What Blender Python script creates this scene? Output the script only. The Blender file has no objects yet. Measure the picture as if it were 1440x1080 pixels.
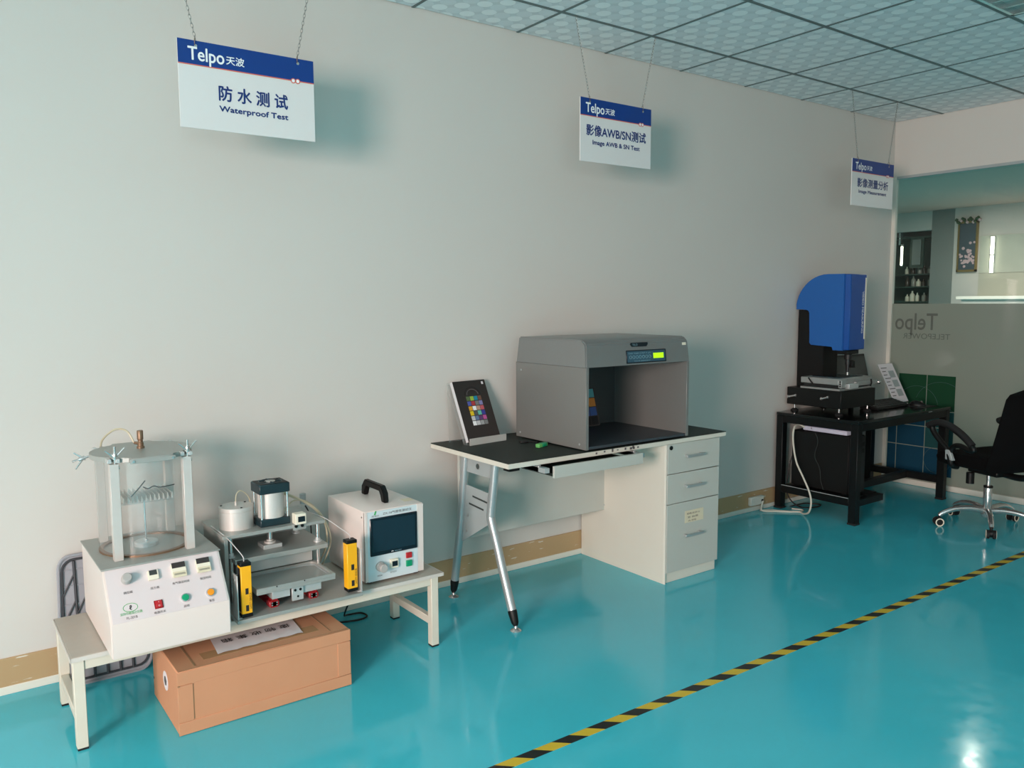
import bpy, bmesh, math, random
from mathutils import Vector, Matrix
random.seed(7)
SC = bpy.context.scene
COL = SC.collection
PI = math.pi

# ------------------------------------------------------------------ camera
def make_camera():
    yaw, pitch, roll, fpx = 0.6303162, 0.1009447, 0.0051945, 1137.2
    f = Vector((math.cos(pitch)*math.sin(yaw), math.cos(pitch)*math.cos(yaw), -math.sin(pitch)))
    r0 = Vector((math.cos(yaw), -math.sin(yaw), 0)); d0 = f.cross(r0)
    r = r0*math.cos(roll) + d0*math.sin(roll)
    d = d0*math.cos(roll) - r0*math.sin(roll)
    cd = bpy.data.cameras.new('camera'); co = bpy.data.objects.new('camera', cd); COL.objects.link(co)
    u, b = -d, -f
    co.matrix_world = Matrix(((r.x, u.x, b.x, 0.0), (r.y, u.y, b.y, -3.4344), (r.z, u.z, b.z, 1.44), (0, 0, 0, 1)))
    cd.sensor_width = 36.0; cd.lens = fpx/1440*36.0; cd.clip_start = 0.05; cd.clip_end = 100
    SC.camera = co
make_camera()

# ------------------------------------------------------------------ light and exposure
SC.view_settings.view_transform = 'Standard'
SC.view_settings.look = 'None'
SC.view_settings.gamma = 1.0
SC.view_settings.use_curve_mapping = False
SC.view_settings.exposure = 0.0
W = bpy.data.worlds.new('world'); SC.world = W; W.use_nodes = True
W.node_tree.nodes['Background'].inputs[0].default_value = (0.62, 0.78, 0.80, 1)
W.node_tree.nodes['Background'].inputs[1].default_value = 0.3

def area(name, loc, target, sx, sy, power, color, spread=PI):
    l = bpy.data.lights.new(name, 'AREA'); l.shape = 'RECTANGLE'; l.size = sx; l.size_y = sy
    l.energy = power; l.color = color; l.spread = spread
    o = bpy.data.objects.new(name, l); COL.objects.link(o)
    o.location = loc
    o.rotation_euler = (Vector(target)-Vector(loc)).to_track_quat('-Z', 'Y').to_euler()
    return o
# daylight through the window of the left wall and of the rear wall (both outside the frame)
area('daylight_left_window', (-3.55, -4.2, 1.62), (0.6, -3.9, -0.5), 1.7, 1.6, 365, (1.0, 0.775, 0.71), math.radians(150))
area('daylight_rear_window', (-1.9, -7.65, 1.75), (-0.9, -2.5, -1.0), 3.0, 1.6, 60, (0.80, 0.95, 1.0), math.radians(150))
# lamps, and one added fill light, in the room beyond the glass partition
area('ceiling_lamp_beyond', (7.6, -0.22, 2.78), (7.6, -0.22, 0), 0.2, 0.07, 6, (1.0, 0.92, 0.80))
area('fill_light_beyond_side', (9.4, -2.6, 2.78), (9.4, -2.6, 0), 1.1, 0.5, 32, (1.0, 0.93, 0.84))  # added unseen fill to brighten the frosted film, no known fixture
area('ceiling_lamp_beyond_far', (10.6, 1.6, 2.78), (10.6, 1.6, 0), 1.1, 0.5, 75, (1.0, 0.93, 0.86))

# ------------------------------------------------------------------ materials
def rgb(c):
    return tuple((x/12.92 if x <= 0.04045 else ((x+0.055)/1.055)**2.4) for x in [v/255 for v in c]) + (1,)
def nt(name):
    m = bpy.data.materials.new(name); m.use_nodes = True
    n = m.node_tree
    return m, n, n.nodes['Principled BSDF']
def mat(name, c, rough=0.5, metal=0.0, spec=0.5, noise=0.0, nscale=20.0, bump=0.0, bscale=200.0, emit=None, estr=0.0, coat=0.0, trans=0.0, alpha=1.0, stretch=None):
    m, t, p = nt(name)
    col = rgb(c)
    p.inputs['Base Color'].default_value = col
    p.inputs['Roughness'].default_value = rough; p.inputs['Metallic'].default_value = metal
    p.inputs['Specular IOR Level'].default_value = spec
    p.inputs['Coat Weight'].default_value = coat
    p.inputs['Transmission Weight'].default_value = trans
    p.inputs['Alpha'].default_value = alpha
    N = t.nodes; L = t.links
    if noise or bump:
        tc = N.new('ShaderNodeTexCoord')
        src = tc.outputs['Object']
        if stretch:
            mp = N.new('ShaderNodeMapping'); mp.inputs['Scale'].default_value = stretch; L.new(src, mp.inputs[0]); src = mp.outputs[0]
    if noise:
        nz = N.new('ShaderNodeTexNoise'); nz.inputs['Scale'].default_value = nscale; nz.inputs['Detail'].default_value = 4
        L.new(src, nz.inputs['Vector'])
        mx = N.new('ShaderNodeMix'); mx.data_type = 'RGBA'
        mx.inputs['A'].default_value = tuple(x*(1-noise) for x in col[:3])+(1,)
        mx.inputs['B'].default_value = tuple(min(1, x*(1+noise)) for x in col[:3])+(1,)
        L.new(nz.outputs['Fac'], mx.inputs['Factor']); L.new(mx.outputs['Result'], p.inputs['Base Color'])
    if bump:
        nb = N.new('ShaderNodeTexNoise'); nb.inputs['Scale'].default_value = bscale; nb.inputs['Detail'].default_value = 3
        L.new(src, nb.inputs['Vector'])
        bp = N.new('ShaderNodeBump'); bp.inputs['Strength'].default_value = bump; bp.inputs['Distance'].default_value = 0.004
        L.new(nb.outputs['Fac'], bp.inputs['Height']); L.new(bp.outputs['Normal'], p.inputs['Normal'])
    if emit:
        p.inputs['Emission Color'].default_value = rgb(emit); p.inputs['Emission Strength'].default_value = estr
    return m

M = {}
M['wall'] = mat('wall_paint', (208, 204, 197), 0.75, noise=0.02, nscale=1.5, bump=0.05, bscale=60)
M['wall_far'] = mat('far_wall_paint', (205, 202, 196), 0.8, noise=0.03, nscale=2)
M['ceil_far'] = mat('far_ceiling_paint', (206, 182, 172), 0.8, noise=0.02, nscale=2)
M['wall_grey'] = mat('grey_wall_paint', (128, 134, 130), 0.8, noise=0.04, nscale=2)
M['grid'] = mat('ceiling_grid_metal', (96, 110, 110), 0.5, noise=0.04)
M['skirt_white'] = mat('skirt_white', (222, 220, 208), 0.5, noise=0.05, nscale=9)
M['white_gloss'] = mat('white_sheet_metal', (222, 211, 204), 0.35, noise=0.015, nscale=8, bump=0.02, bscale=300)
M['white_front'] = mat('pale_front_panel', (216, 206, 206), 0.4, noise=0.012, nscale=8)
M['pale_blue'] = mat('pale_blue_panel', (206, 219, 222), 0.4, noise=0.012, nscale=8)
M['alu'] = mat('brushed_aluminium', (208, 203, 197), 0.4, 0.25, noise=0.06, nscale=30, stretch=(1, 30, 1))
M['alu_dull'] = mat('anodised_plate', (166, 168, 163), 0.42, 0.3, noise=0.06, nscale=40, stretch=(1, 12, 1))
M['alu_pale'] = mat('pale_cast_aluminium', (206, 208, 206), 0.42, 0.5, noise=0.05, nscale=30)
M['chrome'] = mat('chrome', (214, 212, 210), 0.2, 0.85, noise=0.02)
M['brass'] = mat('brown_brass', (132, 106, 84), 0.38, 0.45, noise=0.2, nscale=60)
M['black'] = mat('black_plastic', (10, 11, 11), 0.5, spec=0.35, noise=0.1, nscale=30)
M['black_steel'] = mat('black_table_steel', (8, 10, 11), 0.42, spec=0.35, noise=0.15, nscale=20, bump=0.03)
M['black_top'] = mat('black_stone_top', (16, 19, 20), 0.12, noise=0.3, nscale=90)
M['granite'] = mat('black_granite', (12, 14, 14), 0.42, spec=0.35, noise=0.5, nscale=160)
M['column'] = mat('black_column', (9, 10, 10), 0.6, spec=0.3, noise=0.2, nscale=50)
M['rubber'] = mat('rubber', (18, 18, 19), 0.8, noise=0.1)
M['teal_black'] = mat('teal_black_block', (26, 46, 52), 0.4, noise=0.08, nscale=40)
M['yellow'] = mat('signal_yellow', (246, 178, 22), 0.4, noise=0.03, nscale=20)
M['red'] = mat('red_plastic', (182, 32, 38), 0.35, noise=0.06, nscale=60)
M['red_dark'] = mat('red_rocker', (140, 10, 18), 0.25, noise=0.05)
M['green_btn'] = mat('green_button', (14, 150, 104), 0.3, noise=0.03)
M['orange_btn'] = mat('orange_button', (238, 150, 24), 0.3, noise=0.03)
M['grey_knob'] = mat('grey_knob', (172, 170, 166), 0.5, noise=0.04)
M['cream'] = mat('cream_plastic', (216, 206, 178), 0.45, noise=0.04)
M['ivory'] = mat('ivory_plastic', (232, 226, 206), 0.45, noise=0.03)
M['lcd_dark'] = mat('lcd_dark', (60, 64, 62), 0.2, noise=0.05)
M['dark_window'] = mat('counter_window', (58, 50, 48), 0.15, noise=0.08)
M['screen'] = mat('touch_screen_glass', (26, 44, 56), 0.08, noise=0.05, nscale=6)
M['screen_rim'] = mat('screen_rim', (16, 26, 36), 0.2, noise=0.05)
M['bench_leg'] = mat('bench_legs_paint', (214, 208, 192), 0.5, noise=0.04, nscale=12)
M['bench_top'] = mat('bench_top_laminate', (178, 170, 158), 0.4, noise=0.06, nscale=25)
M['bench_edge'] = mat('bench_edge_band', (206, 200, 192), 0.45, noise=0.04)
M['carton'] = mat('cardboard', (198, 142, 106), 0.8, noise=0.05, nscale=10, bump=0.05, bscale=90)
M['carton_dark'] = mat('cardboard_fold', (150, 116, 84), 0.85, noise=0.06, nscale=14)
M['tape_clear'] = mat('packing_tape', (176, 138, 100), 0.25, noise=0.05)
M['paper'] = mat('paper', (226, 220, 222), 0.7, noise=0.03, nscale=12, bump=0.08, bscale=18)
M['ink'] = mat('dark_ink', (30, 28, 30), 0.7, noise=0.05)
M['ink_grey'] = mat('grey_ink', (96, 90, 90), 0.7, noise=0.05)
M['ink_green'] = mat('green_ink', (64, 170, 92), 0.6, noise=0.05)
M['chain'] = mat('dull_chain', (140, 142, 138), 0.45, 0.4, noise=0.1)
M['shelf_clear'] = mat('ribbed_acrylic', (214, 214, 208), 0.3, noise=0.05, alpha=0.55)
M['slide_red'] = mat('slide_red', (150, 38, 44), 0.4, noise=0.15, nscale=120)
M['crate'] = mat('grey_crate_plastic', (158, 158, 164), 0.5, noise=0.04, nscale=12)
M['crate_rib'] = mat('dark_crate_rib', (62, 62, 66), 0.55, noise=0.06)
M['sign_white'] = mat('sign_white', (222, 220, 218), 0.35, noise=0.01)
M['sign_blue'] = mat('sign_blue', (8, 56, 130), 0.35, noise=0.02)
M['sign_navy'] = mat('sign_navy_print', (20, 48, 112), 0.4, noise=0.02)
M['sign_red'] = mat('sign_red_line', (214, 106, 88), 0.4, noise=0.02)
M['print_white'] = mat('white_print', (240, 243, 244), 0.4, noise=0.01)
M['desk_white'] = mat('desk_laminate', (214, 211, 198), 0.42, noise=0.02, nscale=6)
M['desk_front'] = mat('drawer_laminate', (188, 190, 182), 0.35, noise=0.02, nscale=6)
M['desk_top'] = mat('dark_green_desk_laminate', (36, 44, 40), 0.55, spec=0.25, noise=0.1, nscale=40)
M['desk_steel'] = mat('silver_desk_steel', (186, 190, 190), 0.36, 0.6, noise=0.04, nscale=10)
M['plate_grey'] = mat('grey_bracket_paint', (160, 168, 168), 0.45, noise=0.03)
M['booth'] = mat('metallic_grey_paint', (126, 127, 124), 0.38, 0.25, noise=0.04, nscale=200)
M['booth_hood'] = mat('metallic_grey_hood', (128, 131, 130), 0.3, 0.3, noise=0.04, nscale=200)
M['booth_in_shade'] = mat('shade_darkened_interior', (64, 68, 68), 0.7, noise=0.03, nscale=20)  # grey darkened so the colour carries the shade inside the booth
M['booth_floor_shade'] = mat('booth_floor_shade', (58, 64, 70), 0.4, noise=0.05, nscale=30)  # floor colour darkened as well, inner shade put into the paint
M['panel_dark'] = mat('keypad_dark', (18, 28, 36), 0.3, noise=0.05)
M['keypad'] = mat('keypad_blue', (52, 84, 100), 0.4, noise=0.05)
M['keypad_line'] = mat('keypad_print', (130, 168, 180), 0.5, noise=0.05)
M['lcd_lit'] = mat('lit_lcd', (120, 190, 20), 0.3, emit=(172, 235, 20), estr=1.15)
M['clear'] = None
M['tube'] = mat('milky_tube', (214, 204, 176), 0.3, noise=0.05, trans=0.35)
M['wire'] = mat('grey_wire', (200, 198, 196), 0.5, noise=0.05)
M['cable_white'] = mat('white_cable', (206, 204, 190), 0.5, noise=0.05)
M['cable_black'] = mat('black_cable', (16, 17, 18), 0.5, noise=0.05)
M['blue'] = mat('blue_housing', (28, 92, 164), 0.4, noise=0.03, nscale=30)
M['blue_dark'] = mat('blue_front_cover', (18, 74, 148), 0.3, noise=0.03, nscale=30)
M['silver'] = mat('stage_silver', (168, 170, 168), 0.38, 0.55, noise=0.06, nscale=50)
M['stage_black'] = mat('stage_black', (24, 25, 26), 0.5, noise=0.1)
M['fabric'] = mat('black_mesh_fabric', (7, 7, 8), 0.95, spec=0.15, noise=0.3, nscale=300, bump=0.2, bscale=500)
M['eraser'] = mat('green_eraser', (92, 168, 92), 0.6, noise=0.06)
M['lamp_metal'] = mat('louvre_aluminium', (210, 218, 218), 0.18, 0.9, noise=0.03)
M['lamp_tube'] = mat('unlit_tube', (236, 240, 240), 0.3, noise=0.02)
M['led'] = mat('lit_tube', (255, 246, 225), 0.4, emit=(255, 244, 220), estr=7.0)
M['gold'] = mat('gold_frame', (140, 120, 74), 0.4, 0.4, noise=0.1, nscale=40)
M['leaf'] = mat('garland_green', (58, 84, 52), 0.7, noise=0.2, nscale=40)
M['blossom'] = mat('blossom_pink', (206, 176, 180), 0.7, noise=0.15, nscale=60)
M['dusk'] = mat('picture_ground', (70, 84, 92), 0.5, noise=0.2, nscale=12)
M['shelf_green'] = mat('dark_green_cabinet', (58, 76, 66), 0.5, noise=0.08)
M['bottle'] = mat('lab_bottle', (150, 150, 140), 0.2, noise=0.1)
M['bottle_brown'] = mat('brown_bottle', (70, 62, 54), 0.2, noise=0.1)
M['socket'] = mat('socket_white', (216, 214, 204), 0.4, noise=0.03)
M['router'] = mat('white_device', (206, 208, 226), 0.35, noise=0.03)
M['scuff'] = mat('white_paint_mark', (150, 200, 205), 0.5, noise=0.1)
for nm, c in dict(sw_teal=(96, 170, 176), sw_orange=(226, 140, 60), sw_blue=(66, 96, 160)).items():
    M[nm] = mat(nm, c, 0.6, noise=0.03)

def glass(name, tint, rough=0.02, base=0.04, milky=0.0, edge=0.55):
    """thin pane: mostly see-through, a mirror-like share rising at grazing angles, optionally a little milky"""
    m = bpy.data.materials.new(name); m.use_nodes = True; t = m.node_tree; t.nodes.clear(); N = t.nodes; L = t.links
    o = N.new('ShaderNodeOutputMaterial'); mix = N.new('ShaderNodeMixShader')
    a = N.new('ShaderNodeBsdfTransparent'); a.inputs[0].default_value = tint + (1,)
    g = N.new('ShaderNodeBsdfGlossy'); g.inputs['Roughness'].default_value = rough
    lw = N.new('ShaderNodeLayerWeight'); lw.inputs[0].default_value = 0.5
    pw = N.new('ShaderNodeMath'); pw.operation = 'POWER'; pw.inputs[1].default_value = 4.0; L.new(lw.outputs['Facing'], pw.inputs[0])
    mr = N.new('ShaderNodeMapRange'); mr.inputs[3].default_value = base; mr.inputs[4].default_value = edge; L.new(pw.outputs[0], mr.inputs[0])
    body = a.outputs[0]
    if milky:
        d = N.new('ShaderNodeBsdfDiffuse'); d.inputs[0].default_value = (0.85, 0.87, 0.86, 1)
        m2 = N.new('ShaderNodeMixShader'); m2.inputs[0].default_value = milky
        L.new(a.outputs[0], m2.inputs[1]); L.new(d.outputs[0], m2.inputs[2]); body = m2.outputs[0]
    L.new(mr.outputs[0], mix.inputs[0]); L.new(body, mix.inputs[1]); L.new(g.outputs[0], mix.inputs[2])
    L.new(mix.outputs[0], o.inputs[0]); return m
M['clear'] = glass('clear_acrylic', (0.95, 0.96, 0.955), base=0.05, milky=0.09, edge=0.5)
M['pane'] = glass('partition_glass', (0.92, 0.96, 0.94), base=0.03, edge=0.6)

def frosted():
    m = bpy.data.materials.new('frosted_film'); m.use_nodes = True; t = m.node_tree; t.nodes.clear()
    N = t.nodes; L = t.links
    o = N.new('ShaderNodeOutputMaterial')
    d = N.new('ShaderNodeBsdfDiffuse'); tr = N.new('ShaderNodeBsdfTranslucent')
    d.inputs[0].default_value = rgb((176, 182, 174)); tr.inputs[0].default_value = rgb((216, 214, 200))
    tp = N.new('ShaderNodeBsdfTransparent'); tp.inputs[0].default_value = (0.8, 0.86, 0.84, 1)
    m1 = N.new('ShaderNodeMixShader'); m1.inputs[0].default_value = 0.6
    m2 = N.new('ShaderNodeMixShader'); m2.inputs[0].default_value = 0.14
    g = N.new('ShaderNodeBsdfGlossy'); g.inputs['Roughness'].default_value = 0.12
    m3 = N.new('ShaderNodeMixShader'); fr = N.new('ShaderNodeFresnel'); fr.inputs[0].default_value = 1.4
    L.new(d.outputs[0], m1.inputs[1]); L.new(tr.outputs[0], m1.inputs[2])
    L.new(m1.outputs[0], m2.inputs[1]); L.new(tp.outputs[0], m2.inputs[2])
    L.new(fr.outputs[0], m3.inputs[0]); L.new(m2.outputs[0], m3.inputs[1]); L.new(g.outputs[0], m3.inputs[2])
    L.new(m3.outputs[0], o.inputs[0]); return m
M['film'] = frosted()
def film_print(name, c, tr=0.5):
    m = bpy.data.materials.new(name); m.use_nodes = True; t = m.node_tree; t.nodes.clear()
    N = t.nodes; L = t.links
    o = N.new('ShaderNodeOutputMaterial'); d = N.new('ShaderNodeBsdfDiffuse'); b = N.new('ShaderNodeBsdfTranslucent')
    d.inputs[0].default_value = rgb(c); b.inputs[0].default_value = rgb(c)
    x = N.new('ShaderNodeMixShader'); x.inputs[0].default_value = tr
    L.new(d.outputs[0], x.inputs[1]); L.new(b.outputs[0], x.inputs[2]); L.new(x.outputs[0], o.inputs[0]); return m
M['print_green'] = film_print('film_print_green', (50, 100, 72))
M['print_teal'] = film_print('film_print_teal', (56, 108, 110))
M['print_blue'] = film_print('film_print_blue', (44, 96, 124))
M['print_line'] = film_print('film_print_line', (112, 140, 140))
M['print_logo'] = film_print('film_print_logo', (142, 146, 138))

def floor_mat():
    m, t, p = nt('teal_epoxy_floor'); N = t.nodes; L = t.links
    tc = N.new('ShaderNodeTexCoord')
    nz = N.new('ShaderNodeTexNoise'); nz.inputs['Scale'].default_value = 0.9; nz.inputs['Detail'].default_value = 5
    L.new(tc.outputs['Object'], nz.inputs['Vector'])
    cr = N.new('ShaderNodeValToRGB')
    cr.color_ramp.elements[0].position = 0.3; cr.color_ramp.elements[0].color = rgb((62, 184, 200))
    cr.color_ramp.elements[1].position = 0.75; cr.color_ramp.elements[1].color = rgb((74, 196, 211))
    L.new(nz.outputs['Fac'], cr.inputs[0])
    mp = N.new('ShaderNodeMapping'); mp.inputs['Scale'].default_value = (3.0, 9.0, 1); mp.inputs['Rotation'].default_value = (0, 0, 0.5); L.new(tc.outputs['Object'], mp.inputs[0])
    ns = N.new('ShaderNodeTexNoise'); ns.inputs['Scale'].default_value = 2.6; ns.inputs['Detail'].default_value = 8; ns.inputs['Roughness'].default_value = 0.72; L.new(mp.outputs[0], ns.inputs['Vector'])
    sr = N.new('ShaderNodeMapRange'); sr.inputs[1].default_value = 0.735; sr.inputs[2].default_value = 0.80; sr.inputs[4].default_value = 0.5; L.new(ns.outputs['Fac'], sr.inputs[0])
    mw = N.new('ShaderNodeMix'); mw.data_type = 'RGBA'; mw.inputs['B'].default_value = rgb((190, 226, 228)); L.new(sr.outputs[0], mw.inputs['Factor'])
    L.new(cr.outputs[0], mw.inputs['A']); L.new(mw.outputs['Result'], p.inputs['Base Color'])
    p.inputs['Roughness'].default_value = 0.16
    p.inputs['Specular IOR Level'].default_value = 0.5
    n2 = N.new('ShaderNodeTexNoise'); n2.inputs['Scale'].default_value = 2.2; n2.inputs['Detail'].default_value = 2
    L.new(tc.outputs['Object'], n2.inputs['Vector'])
    n3 = N.new('ShaderNodeTexNoise'); n3.inputs['Scale'].default_value = 14; n3.inputs['Detail'].default_value = 6
    L.new(tc.outputs['Object'], n3.inputs['Vector'])
    mr = N.new('ShaderNodeMapRange'); mr.inputs[1].default_value = 0.3; mr.inputs[2].default_value = 0.75; mr.inputs[3].default_value = 0.07; mr.inputs[4].default_value = 0.2
    L.new(n3.outputs['Fac'], mr.inputs[0]); L.new(mr.outputs[0], p.inputs['Roughness'])
    bp = N.new('ShaderNodeBump'); bp.inputs['Strength'].default_value = 0.06; bp.inputs['Distance'].default_value = 0.05
    L.new(n2.outputs['Fac'], bp.inputs['Height']); L.new(bp.outputs['Normal'], p.inputs['Normal'])
    return m
M['floor'] = floor_mat()

def ceil_mat():
    """printed ceiling panel: rows of pale discs on a grey-green ground"""
    m, t, p = nt('ceiling_panel_print'); N = t.nodes; L = t.links
    tc = N.new('ShaderNodeTexCoord'); sp = N.new('ShaderNodeSeparateXYZ'); L.new(tc.outputs['Object'], sp.inputs[0])
    def mth(op, a, b=None):
        n = N.new('ShaderNodeMath'); n.operation = op
        for i, v in enumerate((a, b)):
            if v is None: continue
            if isinstance(v, (int, float)): n.inputs[i].default_value = v
            else: L.new(v, n.inputs[i])
        return n.outputs[0]
    S = 1/0.1515
    def discs(ox, oy, r):
        u = mth('SUBTRACT', mth('FRACT', mth('ADD', mth('MULTIPLY', sp.outputs[0], S), ox)), 0.5)
        v = mth('SUBTRACT', mth('FRACT', mth('ADD', mth('MULTIPLY', sp.outputs[1], S), oy)), 0.5)
        d = mth('SQRT', mth('ADD', mth('MULTIPLY', u, u), mth('MULTIPLY', v, v)))
        return mth('LESS_THAN', d, r)
    a = mth('MAXIMUM', discs(0, 0, 0.24), discs(0.5, 0.5, 0.24))
    b = mth('MAXIMUM', discs(0.5, 0, 0.25), discs(0.0, 0.5, 0.25))
    mx = N.new('ShaderNodeMix'); mx.data_type = 'RGBA'; mx.inputs['A'].default_value = rgb((216, 222, 225)); mx.inputs['B'].default_value = rgb((248, 252, 253))
    L.new(a, mx.inputs['Factor'])
    m2 = N.new('ShaderNodeMix'); m2.data_type = 'RGBA'; m2.inputs['B'].default_value = rgb((227, 233, 236))
    L.new(mx.outputs['Result'], m2.inputs['A']); L.new(b, m2.inputs['Factor']); L.new(m2.outputs['Result'], p.inputs['Base Color'])
    p.inputs['Roughness'].default_value = 0.5
    return m
M['ceil'] = ceil_mat()

def skirt_mat():
    """tan tile skirting, smeared with white wall paint along its upper edge"""
    m, t, p = nt('tan_skirting'); N = t.nodes; L = t.links
    tc = N.new('ShaderNodeTexCoord')
    mp = N.new('ShaderNodeMapping'); mp.inputs['Scale'].default_value = (5, 5, 30); L.new(tc.outputs['Object'], mp.inputs[0])
    nz = N.new('ShaderNodeTexNoise'); nz.inputs['Scale'].default_value = 2.2; nz.inputs['Detail'].default_value = 6; L.new(mp.outputs[0], nz.inputs['Vector'])
    cr = N.new('ShaderNodeValToRGB'); cr.color_ramp.elements[0].position = 0.64; cr.color_ramp.elements[0].color = rgb((182, 152, 112))
    cr.color_ramp.elements[1].position = 0.68; cr.color_ramp.elements[1].color = rgb((216, 210, 196))
    L.new(nz.outputs['Fac'], cr.inputs[0]); L.new(cr.outputs[0], p.inputs['Base Color']); p.inputs['Roughness'].default_value = 0.45
    return m
M['skirt'] = skirt_mat()

def hazard_mat():
    m, t, p = nt('hazard_stripes'); N = t.nodes; L = t.links
    tc = N.new('ShaderNodeTexCoord'); sp = N.new('ShaderNodeSeparateXYZ'); L.new(tc.outputs['Object'], sp.inputs[0])
    ad = N.new('ShaderNodeMath'); ad.operation = 'SUBTRACT'; L.new(sp.outputs[0], ad.inputs[0]); yk = N.new('ShaderNodeMath'); yk.operation = 'MULTIPLY_ADD'; yk.inputs[1].default_value = -1.1; yk.inputs[2].default_value = 1.1*1.515-1.8+0.048; L.new(sp.outputs[1], yk.inputs[0]); L.new(yk.outputs[0], ad.inputs[1])
    ml = N.new('ShaderNodeMath'); ml.operation = 'MULTIPLY'; ml.inputs[1].default_value = 1/0.1492; L.new(ad.outputs[0], ml.inputs[0])
    fr = N.new('ShaderNodeMath'); fr.operation = 'FRACT'; L.new(ml.outputs[0], fr.inputs[0])
    gt = N.new('ShaderNodeMath'); gt.operation = 'GREATER_THAN'; gt.inputs[1].default_value = 0.5; L.new(fr.outputs[0], gt.inputs[0])
    mx = N.new('ShaderNodeMix'); mx.data_type = 'RGBA'; mx.inputs['A'].default_value = rgb((212, 182, 50)); mx.inputs['B'].default_value = rgb((24, 26, 26))
    L.new(gt.outputs[0], mx.inputs['Factor']); L.new(mx.outputs['Result'], p.inputs['Base Color']); p.inputs['Roughness'].default_value = 0.35
    return m
M['hazard'] = hazard_mat()

# ------------------------------------------------------------------ mesh helpers
class B:
    """collects shapes (in world metres unless a frame is given) and links them as ONE mesh object"""
    def __init__(self): self.bm = bmesh.new()
    def _mark(self): return set(self.bm.verts)
    def box(self, x0, x1, y0, y1, z0, z1, bev=0.0, seg=1):
        bm = self.bm
        r = bmesh.ops.create_cube(bm, size=1.0); vs = r['verts']
        for v in vs:
            v.co = Vector(((x0+x1)/2 + v.co.x*(x1-x0), (y0+y1)/2 + v.co.y*(y1-y0), (z0+z1)/2 + v.co.z*(z1-z0)))
        if bev > 0:
            es = {e for v in vs for e in v.link_edges}
            bmesh.ops.bevel(bm, geom=list(es), offset=bev, segments=seg, profile=0.5, affect='EDGES')
        return self
    def hexa(self, pts, bev=0.0):
        """eight points: bottom four then top four, in ring order"""
        bm = self.bm; v = [bm.verts.new(p) for p in pts]
        fs = [bm.faces.new([v[i] for i in q]) for q in ((3,2,1,0),(4,5,6,7),(0,1,5,4),(1,2,6,5),(2,3,7,6),(3,0,4,7))]
        if bev > 0:
            es = {e for f in fs for e in f.edges}
            bmesh.ops.bevel(bm, geom=list(es), offset=bev, segments=1, affect='EDGES')
        return self
    def cyl(self, p0, p1, r0, r1=None, seg=20, caps=True):
        r1 = r0 if r1 is None else r1
        bm = self.bm; p0 = Vector(p0); p1 = Vector(p1); ax = (p1-p0).normalized()
        a = ax.orthogonal().normalized(); b = ax.cross(a)
        A = []; C = []
        for i in range(seg):
            t = 2*PI*i/seg; d = a*math.cos(t)+b*math.sin(t)
            A.append(bm.verts.new(p0+d*r0)); C.append(bm.verts.new(p1+d*r1))
        for i in range(seg):
            j = (i+1) % seg; bm.faces.new((A[i], A[j], C[j], C[i]))
        if caps: bm.faces.new(A[::-1]); bm.faces.new(C)
        return self
    def lathe(self, c, prof, seg=32, axis=(0, 0, 1), close=True):
        """prof: (radius, height) along the axis from point c"""
        bm = self.bm; c = Vector(c); ax = Vector(axis).normalized(); a = ax.orthogonal().normalized(); b = ax.cross(a)
        rings = []
        for r, h in prof:
            if r < 1e-6: rings.append([bm.verts.new(c+ax*h)])
            else: rings.append([bm.verts.new(c+ax*h+(a*math.cos(2*PI*i/seg)+b*math.sin(2*PI*i/seg))*r) for i in range(seg)])
        for P, Q in zip(rings, rings[1:]):
            for i in range(seg):
                j = (i+1) % seg
                if len(P) == 1 and len(Q) == 1: continue
                if len(P) == 1: bm.faces.new((P[0], Q[j], Q[i]))
                elif len(Q) == 1: bm.faces.new((P[i], P[j], Q[0]))
                else: bm.faces.new((P[i], P[j], Q[j], Q[i]))
        if close:
            if len(rings[0]) > 1: bm.faces.new(rings[0][::-1])
            if len(rings[-1]) > 1: bm.faces.new(rings[-1])
        return self
    def tube(self, pts, r, seg=8, smooth=0, closed=False):
        P = [Vector(p) for p in pts]
        if smooth and len(P) > 2:
            Q = []
            n = len(P)
            for i in range(n if closed else n-1):
                g = (lambda k: P[k % n]) if closed else (lambda k: P[min(max(k, 0), n-1)])
                a, b, c, d = g(i-1), g(i), g(i+1), g(i+2)
                for s in range(smooth):
                    t = s/smooth
                    Q.append(0.5*((2*b)+(c-a)*t+(2*a-5*b+4*c-d)*t*t+(3*b-a-3*c+d)*t**3))
            if not closed: Q.append(P[-1])
            P = Q
        bm = self.bm; n = len(P); rings = []
        rr = r if isinstance(r, (list, tuple)) else None
        prev = None
        for i in range(n):
            if closed: t = (P[(i+1) % n]-P[i-1])
            else: t = P[min(i+1, n-1)]-P[max(i-1, 0)]
            t.normalize()
            if prev is None: a = t.orthogonal().normalized()
            else:
                a = prev - t*prev.dot(t)
                a = a.normalized() if a.length > 1e-6 else t.orthogonal().normalized()
            prev = a; b = t.cross(a)
            if rr:
                f = i/(n-1)*(len(rr)-1); k = min(int(f), len(rr)-2); R = rr[k]+(rr[k+1]-rr[k])*(f-k)
            else: R = r
            rings.append([bm.verts.new(P[i]+(a*math.cos(2*PI*k/seg)+b*math.sin(2*PI*k/seg))*R) for k in range(seg)])
        for i in range(n if closed else n-1):
            X, Y = rings[i], rings[(i+1) % n]
            for k in range(seg):
                l = (k+1) % seg; bm.faces.new((X[k], X[l], Y[l], Y[k]))
        if not closed: bm.faces.new(rings[0][::-1]); bm.faces.new(rings[-1])
        return self
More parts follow.
